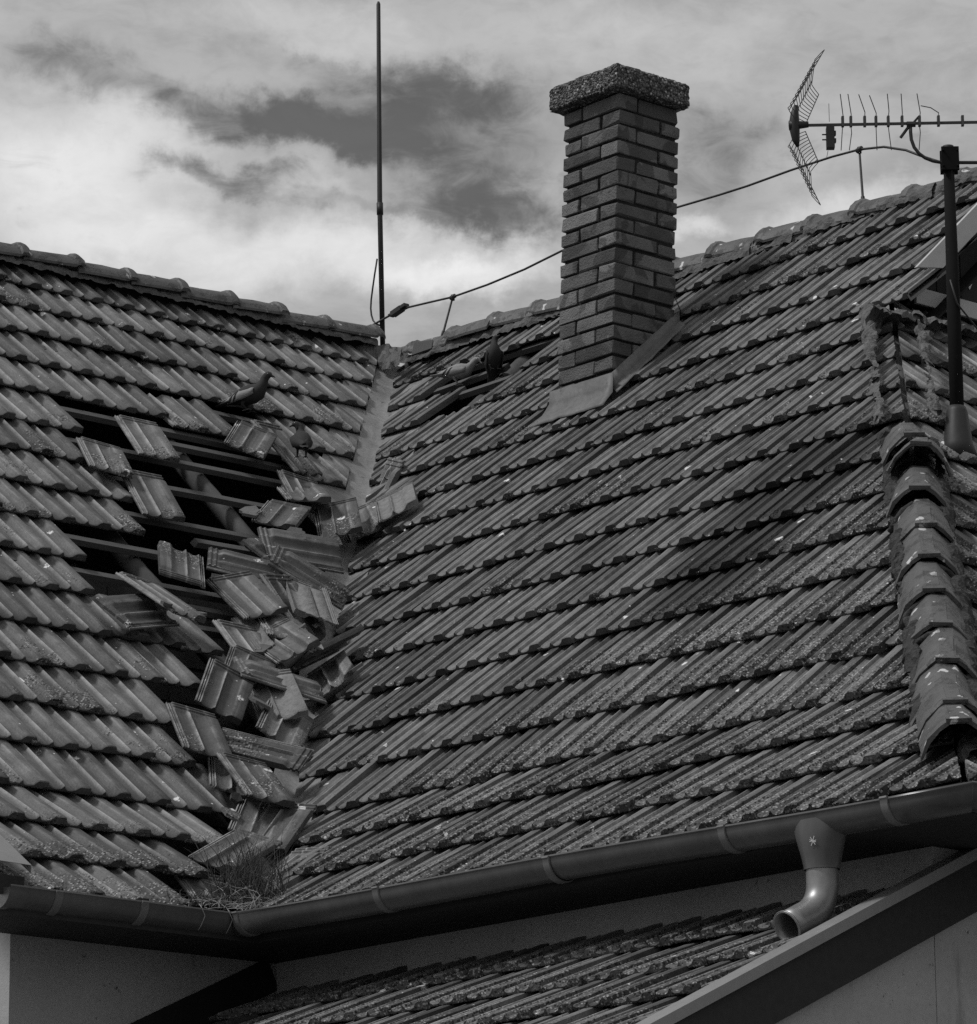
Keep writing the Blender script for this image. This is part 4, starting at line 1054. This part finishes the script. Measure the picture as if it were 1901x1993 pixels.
# ------------------------------------------------------------------ pigeons
def pigeon(loc, yaw, pitch, mats, label, scale=1.0, head=(0, 0), upright=0.0):
    """one continuous body from tail tip to beak with legs; wings and eyes are its parts. +x forward"""
    root = empty('pigeon', loc, label, 'pigeon', 'pigeons on the roof'); root.rotation_euler = (0, 0, yaw); root.scale = (scale,)*3
    up = upright
    # spine stations: x, z, half width, half height
    st = [(-.185,.050,.012,.004),(-.150,.054,.024,.006),(-.105,.063,.027,.012),(-.080,.070,.034,.024),(-.050,.078,.046,.038),(-.010,.086,.054,.050),(.030,.092,.054,.053),(.062,.102,.046,.047),(.083,.124,.032,.033),(.094,.148,.022,.023),(.101,.166,.020,.020),(.110,.179,.0205,.020),(.121,.184,.019,.019),(.131,.182,.014,.014),(.138,.178,.006,.0065),(.150,.173,.0035,.004),(.158,.168,.001,.0012)]
    piv = Vector((0, 0, .05))
    def pose(x, y, z):
        p = Vector((x, y, z))
        if x > .083:         # turn the head on the neck
            q = p-Vector((.09, 0, .15)); k = min(1, (x-.083)/.02)
            q.rotate(Matrix.Rotation(head[0]*k, 3, 'Z')); q.rotate(Matrix.Rotation(head[1]*k, 3, 'Y')); p = q+Vector((.09, 0, .15))
        q = p-piv; q.rotate(Matrix.Rotation(-up, 3, 'Y')); return q+piv
    mb = MB(); S_ = 14; rings = []
    for i, (x, z, a, b_) in enumerate(st):
        j0, j1 = max(0, i-1), min(len(st)-1, i+1)
        t = Vector((st[j1][0]-st[j0][0], 0, st[j1][1]-st[j0][1])).normalized(); nn = Vector((-t.z, 0, t.x))
        if x < -.1: nn = Vector((0, 0, 1))
        rings.append([tuple(pose(*(Vector((x, 0, z))+nn*(b_*math.sin(w_))+Vector((0, a*math.cos(w_), 0))))) for w_ in np.linspace(0, 2*math.pi, S_+1)])
    mb.grid(np.array(rings), flip=True)
    for sgn in (-1, 1):   # thighs, legs and toes
        hip_ = pose(-.012, .024*sgn, .050); foot = Vector((.008, .024*sgn, .004))
        mb.tube([hip_, hip_.lerp(foot, .35)+Vector((-.012, 0, 0)), foot], [.015, .008, .0042], 7)
        for an in (-.5, 0, .5, math.pi): mb.tube([foot, foot+Vector((math.cos(an)*.026, math.sin(an)*.026, -.002))], [.004, .0022], 5)
    body = mb.build('body', mats[0], None, smooth=True); body.parent = root
    for sgn in (-1, 1):
        wm = MB(); rows = []
        for u in np.linspace(0, 1, 12):
            x = .060-.200*u; row = []
            hw = .036*math.sin(math.pi*min(1, .12+u*.80))**.6*(1-.35*u)
            zc_ = .098-.035*u; out = (.056 if u < .45 else .056-.048*(u-.45)/.55)+.003
            for v_ in np.linspace(-1, 1, 8):
                row.append(tuple(pose(x+.012*v_*0, sgn*(out-.010*v_*v_-.004*(v_ > 0)*v_*3), zc_+hw*v_)))
            rows.append(row)
        cols = [[(.5, u, 0, 1)]*8 for u in np.linspace(0, 1, 12)]
        wm.grid(np.array(rows), cols, flip=(sgn < 0))
        wg = wm.build('wing', mats[1], None, smooth=True); wg.parent = root
        md = wg.modifiers.new('thickness', 'SOLIDIFY'); md.thickness = .005; md.offset = -1 if sgn > 0 else 1
        if mats[2] is not None:
            for u0, u1 in ((.50, .57), (.66, .74)):
                bm_ = MB(); rows = []
                for u in np.linspace(u0, u1, 3):
                    row = []
                    for v_ in np.linspace(-.9, .75, 8):
                        uu = u-.09*v_; x = .060-.200*uu; zc_ = .098-.035*uu
                        hw = .036*math.sin(math.pi*min(1, .12+uu*.80))**.6*(1-.35*uu); out = (.056 if uu < .45 else .056-.048*(uu-.45)/.55)+.0055
                        row.append(tuple(pose(x, sgn*(out-.010*v_*v_-.004*(v_ > 0)*v_*3), zc_+hw*v_)))
                    rows.append(row)
                bm_.grid(np.array(rows), flip=(sgn < 0)); br = bm_.build('wing_bar', mats[2], None, smooth=True); br.parent = wg
        e = MB(); c = pose(.121, .0175*sgn, .187); e.tube([c-Vector((0, .002*sgn, 0)), c+Vector((0, .0025*sgn, 0))], [.0036, .0026], 8); ey = e.build('eye', M['eye'], None, smooth=True); ey.parent = root
    return root
ay = math.atan2(.751, .66)
pigeon((-2.905, 2.03, 2.70), ay-.45, 0, (M['pig_dark'], M['pig_grey'], M['pig_bar']), 'grey pigeon with barred wings standing above the droppings-covered tile', .98, (.1, .05))
pigeon((-2.535, 2.085, 2.40), math.atan2(.642, -.727)+.15, 0, (M['pig_dark'], M['pig_dark'], None), 'dark pigeon seen from behind with its head turned, beside the valley hole', .90, (1.25, .25), .25)
pigeon((-2.535, 3.375, 3.085), math.atan2(-.642, .727)+.25, 0, (M['pig_dark'], M['pig_dark'], None), 'dark pigeon standing upright on the end of a batten', .80, (.5, .15), .85)
pigeon((-2.815, 3.36, 3.065), ay-.25, 0, (M['pig_grey'], M['pig_pale'], M['pig_bar']), 'pale barred pigeon crouching in the gap below the ridge', .80, (-.2, .3), -.12)

# ------------------------------------------------------------------ lightning rod and conductor
rod = empty('lightning_rod', (-3.985, 3.83, 3.62), 'tall thin iron rod standing where the two ridges meet', 'lightning rod')
def part(parent, name, mat, fn, **kw):
    mb = MB(); fn(mb); o = mb.build(name, M[mat], None, **kw); attach(o, parent); return o
part(rod, 'pole', 'iron', lambda b: b.tube([(-3.985, 3.83, 3.58), (-4.01, 3.83, 4.46), (-4.02, 3.83, 5.66), (-4.02, 3.83, 5.675)], [.0145, .0145, .0115, .006], 12), smooth=True)
part(rod, 'sleeve', 'iron', lambda b: b.tube([(-4.008, 3.83, 4.40), (-4.010, 3.83, 4.47)], .0185, 12), smooth=True)
part(rod, 'cable', 'iron', lambda b: b.tube([(-4.016, 3.815, 4.14), (-4.032, 3.81, 4.05), (-4.050, 3.81, 3.97), (-4.062, 3.81, 3.91), (-4.066, 3.81, 3.86), (-4.060, 3.81, 3.82), (-4.045, 3.81, 3.785), (-4.022, 3.81, 3.762), (-3.99, 3.81, 3.745)], .005, 8), smooth=True)
wire = empty('lightning_conductor', (-2.5, 3.83, 3.62), 'thin wire running above the right ridge on small posts', 'wire')
wp_ = [(-4.15, 3.72, 3.70), (-4.02, 3.78, 3.745), (-3.93, 3.83, 3.790), (-3.763, 3.83, 3.801), (-3.57, 3.83, 3.787), (-3.389, 3.83, 3.773), (-3.1, 3.83, 3.775), (-2.8, 3.83, 3.79), (-2.498, 3.83, 3.822), (-2.07, 3.83, 3.834), (-1.62, 3.83, 3.842), (-1.3, 3.83, 3.830), (-1.1, 3.83, 3.826), (-.78, 3.83, 3.830), (-.5, 3.83, 3.826), (-.311, 3.83, 3.815), (-.145, 3.83, 3.785), (0, 3.83, 3.73), (.092, 3.83, 3.678), (.29, 3.83, 3.576), (.36, 3.83, 3.53)]
part(wire, 'wire', 'iron', lambda b: b.tube(wp_, .0062, 8), smooth=True)
for tx, tz, bx_, bz in ((-3.389, 3.773, -3.50, 3.52), (-.311, 3.815, -.292, 3.46)):
    po = part(wire, 'support_post', 'iron', lambda b: (b.tube([(bx_, 3.83, bz), (bx_+(tx-bx_)*.3, 3.83, bz+(tz-bz)*.3), (bx_+(tx-bx_)*.31, 3.83, bz+(tz-bz)*.31), (tx, 3.83, tz)], [.010, .010, .0065, .0055], 8)), smooth=True)
    cl = MB(); cl.tube([(tx-.018, 3.83, tz-.004), (tx+.018, 3.83, tz+.003)], .0125, 8); cl.tube([(tx, 3.83, tz+.012), (tx, 3.83, tz-.02)], .011, 8); c_ = cl.build('clip', M['iron'], None, smooth=True); attach(c_, po)
    if tx < -2: pass
def clampblock(b):
    d = Vector((.195, 0, .045)).normalized(); 
    for a0, a1, hw in ((0.0, .085, .015), (.087, .125, .011), (-.02, .0, .007)):
        p0 = Vector((-3.90, 3.83, 3.790)); s_ = [p0+d*a0, p0+d*a1]
        Mx = Matrix.Translation(p0) @ Matrix.Rotation(-math.atan2(d.z, d.x), 4, 'Y')
        b.box((a0, -.02, -hw), (a1, .02, hw), Mx=Mx)
part(wire, 'clamp_block', 'iron', clampblock, bevel=.003)
part(wire, 'base_plate', 'iron', lambda b: b.prism([(-3.56, 3.70, 3.52), (-3.40, 3.70, 3.50), (-3.32, 3.62, 3.42), (-3.44, 3.58, 3.40)], (0, -.005, .006)))

# ------------------------------------------------------------------ antenna mast and antenna
mast = empty('antenna_mast', (2.0, 1.92, 1.45), 'dark tube mast rising from the hipped end of the roof', 'mast')
part(mast, 'pole', 'mast', lambda b: b.tube([(2.0, 1.92, 1.40), (2.0, 1.922, 2.0), (1.998, 1.925, 2.80)], [.030, .029, .0215], 16), smooth=True)
part(mast, 'cap', 'plastic', lambda b: b.tube([(1.998, 1.925, 2.762), (1.998, 1.925, 2.802)], .0235, 16), smooth=True)
part(mast, 'boot', 'iron', lambda b: b.tube([(2.0, 1.92, 1.43), (2.0, 1.92, 1.50), (2.0, 1.92, 1.64), (2.0, 1.921, 1.66)], [.085, .062, .044, .036], 16), smooth=True)
part(mast, 'cable', 'plastic', lambda b: b.tube([(2.02, 1.885, 2.2), (2.03, 1.91, 2.10), (2.08, 2.03, 1.95), (2.16, 2.2, 1.80)], .004, 6), smooth=True)
e1 = Vector((.66, .751, 0)); e2 = Vector((0, 0, 1)); e3 = Vector((-.751, .66, 0))     # along the boom, up, away
SPX = .002165; AO = Vector((1.998, 1.925, 2.80)); AOX, AOY = 1845.0, 290.0
def AP(px_, py_, d=0.0):
    """antenna-plane point: measured on the mast's own scale, d metres behind the mast"""
    k = 1+d/18.2
    X = (px_-AOX)*SPX*k; Yv = -(py_-AOY)*SPX*k
    return AO+e1*X+e2*((Yv+d*.318)/.948)+e3*d
ant = empty('tv_antenna', tuple(AP(1773, 245)), 'aluminium television antenna with a two-winged grid reflector', 'antenna')
part(ant, 'boom', 'alu', lambda b: b.tube([AP(1540, 247), AP(1990, 242)], .0082, 4), bevel=.001)
part(ant, 'support_arm', 'iron', lambda b: b.tube([AP(1773, 246), AP(1773, 262), AP(1774, 276), AP(1779, 291), AP(1788, 303), AP(1800, 312), AP(1815, 318), AP(1832, 321), AP(1990, 322)], .0075, 10), smooth=True)
def clampm(b):
    c = AP(1847, 317); 
    Mx = Matrix((e1, e3, e2)).transposed().to_4x4(); Mx.translation = c
    b.box((-.037, -.035, -.052), (.037, -.022, .052), Mx=Mx); b.box((-.037, .022, -.052), (.037, .035, .052), Mx=Mx)
    for zz in (-.040, 0, .040): b.box((-.034, -.022, zz-.008), (.034, .022, zz+.008), Mx=Mx)
    for sx in (-.030, .030):
        for zz in (-.034, .034): b.tube([c+e1*sx+e3*-.045+e2*zz, c+e1*sx+e3*.045+e2*zz], .005, 6)
part(ant, 'mast_clamp', 'mast', clampm, bevel=.002)
part(ant, 'boom_clamp', 'plastic', lambda b: (b.tube([AP(1766, 246), AP(1783, 246)], .0125, 8), b.tube([AP(1770, 250), AP(1753, 272)], .0065, 6), b.tube([AP(1779, 243), AP(1790, 231), AP(1793, 234)], .005, 6)))
# reflector: two wings of bent wires; each wing runs from a root line near the boom to its outer edge
def wing_panel(b, near_root, near_tip, far_root, far_tip, bend):
    nr, nt_, fr_, ft = near_root, near_tip, far_root, far_tip
    nW = 12
    def mid(i, s):
        u = i/(nW-1)
        a = AP(nr[0]+(nt_[0]-nr[0])*u, nr[1]+(nt_[1]-nr[1])*u, -.10); f_ = AP(fr_[0]+(ft[0]-fr_[0])*u, fr_[1]+(ft[1]-fr_[1])*u, .12)
        p = a.lerp(f_, s); k = math.sin(math.pi*s)
        return p-e1*(bend*min(1, k*1.6))
    for i in range(nW):
        b.tube([mid(i, s) for s in (0, .10, .22, .5, .78, .9, 1)], .0017, 5)
    for s in (0, .32, .68, 1): b.tube([mid(i, s) for i in range(nW)], .002, 5)
part(ant, 'reflector_panel', 'iron', lambda b: wing_panel(b, (1541, 203), (1604, 99), (1574, 246), (1602, 186), .035))
part(ant, 'reflector_panel', 'iron', lambda b: wing_panel(b, (1539, 297), (1588, 402), (1574, 258), (1598, 318), .035))
part(ant, 'reflector_hub', 'plastic', lambda b: (b.tube([AP(1536, 247), AP(1574, 245)], [.021, .013], 10), b.tube([AP(1551, 208), AP(1548, 222), AP(1546, 247), AP(1549, 276), AP(1552, 288)], [.010, .017, .024, .016, .006], 8)), smooth=True)
def dip(b):
    c = AP(1616, 272); Mx = Matrix((e1, e3, e2)).transposed().to_4x4(); Mx.translation = c
    b.box((-.017, -.02, -.047), (.017, .02, .047), Mx=Mx); b.box((.017, -.012, -.02), (.024, .012, -.004), Mx=Mx); b.box((.017, -.012, .012), (.024, .012, .03), Mx=Mx)
    for yy in (265, 275): b.tube([AP(1600, yy), AP(1610, yy)], .0035, 6)
    b.tube([AP(1615, 204), AP(1615, 240)], .0014, 5); b.tube([AP(1611, 296), AP(1608, 309)], .0014, 5)
part(ant, 'dipole_box', 'plastic', dip, bevel=.002)
for (xb, top_, low) in ((1641, [(1642, 228), (1637, 186)], [(1640, 256), (1637, 296)]), (1657, [(1658, 226), (1652, 186)], [(1658, 262), (1653, 296)]), (1684, [(1685, 222), (1673, 187)], None), (1706, [(1707, 224), (1694, 189)], [(1706, 262), (1707, 296)]),
                        (1730, [(1732, 220), (1729, 186)], [(1731, 262), (1735, 296)]), (1757, [(1758, 224), (1756, 186)], None), (1791, [(1793, 224), (1787, 186)], [(1792, 262), (1789, 296)]), (1828, [(1829, 224), (1813, 214), (1793, 210)], None), (1875, [(1875, 232)], None), (1925, [(1924, 224), (1926, 188)], None)):
    def dr(b):
        c = AP(xb, 241); Mx = Matrix((e1, e3, e2)).transposed().to_4x4(); Mx.translation = c
        b.box((-.0055, -.012, -.020), (.0055, .012, .024), Mx=Mx)
        b.tube([AP(xb, 234)]+[AP(*q, -.015*i) for i, q in enumerate(top_)], .0022, 5)
        if low: b.tube([AP(xb, 250)]+[AP(*q, .01*i) for i, q in enumerate(low)], .0020, 5)
    part(ant, 'director', 'alu', dr)

# ------------------------------------------------------------------ weeds in the gutter corner
def blades(mb, n, base, spread, hmin, hmax, lean_, w, seed, curl=.5):
    r_ = random.Random(seed)
    for i in range(n):
        b0 = Vector(base)+Vector((r_.gauss(0, spread[0]), r_.gauss(0, spread[1]), r_.gauss(0, spread[2])))
        h = r_.uniform(hmin, hmax); az_ = r_.uniform(0, 6.28); ln = r_.uniform(.1, lean_)
        d = Vector((math.cos(az_), math.sin(az_), 0)); pts = []
        c2 = r_.gauss(0, curl)
        for k in range(7):
            t = k/6; q = b0+Vector((0, 0, 1))*h*(t-.35*ln*t*t)+d*h*ln*t*t+d.cross(Vector((0, 0, 1)))*(c2*h*.35*math.sin(t*3))
            pts.append(q)
        mb.tube(pts, [w, w*1.05, w, w*.85, w*.65, w*.4, w*.12], 4, caps=False)
gr = empty('grass_tuft', (.72, -.80, -.55), 'tuft of dry grass growing in the inner gutter corner', 'grass tuft')
mb = MB(); blades(mb, 190, (.68, -.78, -.56), (.055, .05, .014), .13, .31, .6, .0021, 3, .35); blades(mb, 200, (.72, -.86, -.575), (.055, .065, .020), .05, .15, 1.5, .0019, 4, .9)
blades(mb, 110, (.76, -1.04, -.575), (.03, .06, .014), .03, .09, 1.7, .0018, 9, 1.1); blades(mb, 60, (.60, -.68, -.52), (.06, .05, .012), .22, .38, .6, .0019, 12, .3); blades(mb, 70, (.62, -.68, -.53), (.11, .05, .018), .05, .14, 1.3, .0018, 14, .9)
o = mb.build('green_blades', M['grass'], None); attach(o, gr)
mb = MB(); blades(mb, 80, (.76, -.88, -.575), (.055, .075, .016), .04, .14, 2.0, .0017, 5, 1.6); blades(mb, 50, (.86, -.98, -.60), (.02, .12, .01), .03, .07, 2.4, .0015, 6, 1.4); blades(mb, 30, (.66, -.74, -.55), (.07, .06, .014), .10, .24, 1.0, .0016, 8, .5)
for q in ((.905, -1.16, -.603), (.905, -1.03, -.605)):
    q = Vector(q); mb.tube([q+Vector((-.03, .01, .02)), q, q+Vector((.004, .012, -.03)), q+Vector((.004, -.002, -.06)), q+Vector((.002, -.016, -.085))], [.0011, .0012, .0011, .0009, .0004], 4)
o = mb.build('dry_stems', M['straw'], None); attach(o, gr)
mb = MB(); N3 = 26
mb.grid(np.array([[(x, y, -.590+.035*math.exp(-((x-.74)**2+(y+.82)**2)/.02)+.012*nz((x, y, 0), 25)) for y in np.linspace(-1.15, -.60, N3)] for x in np.linspace(.52, .875, N3)]), flip=True)
o = mb.build('gutter_soil', M['attic'], None); attach(o, gr)
bpy.context.view_layer.update()
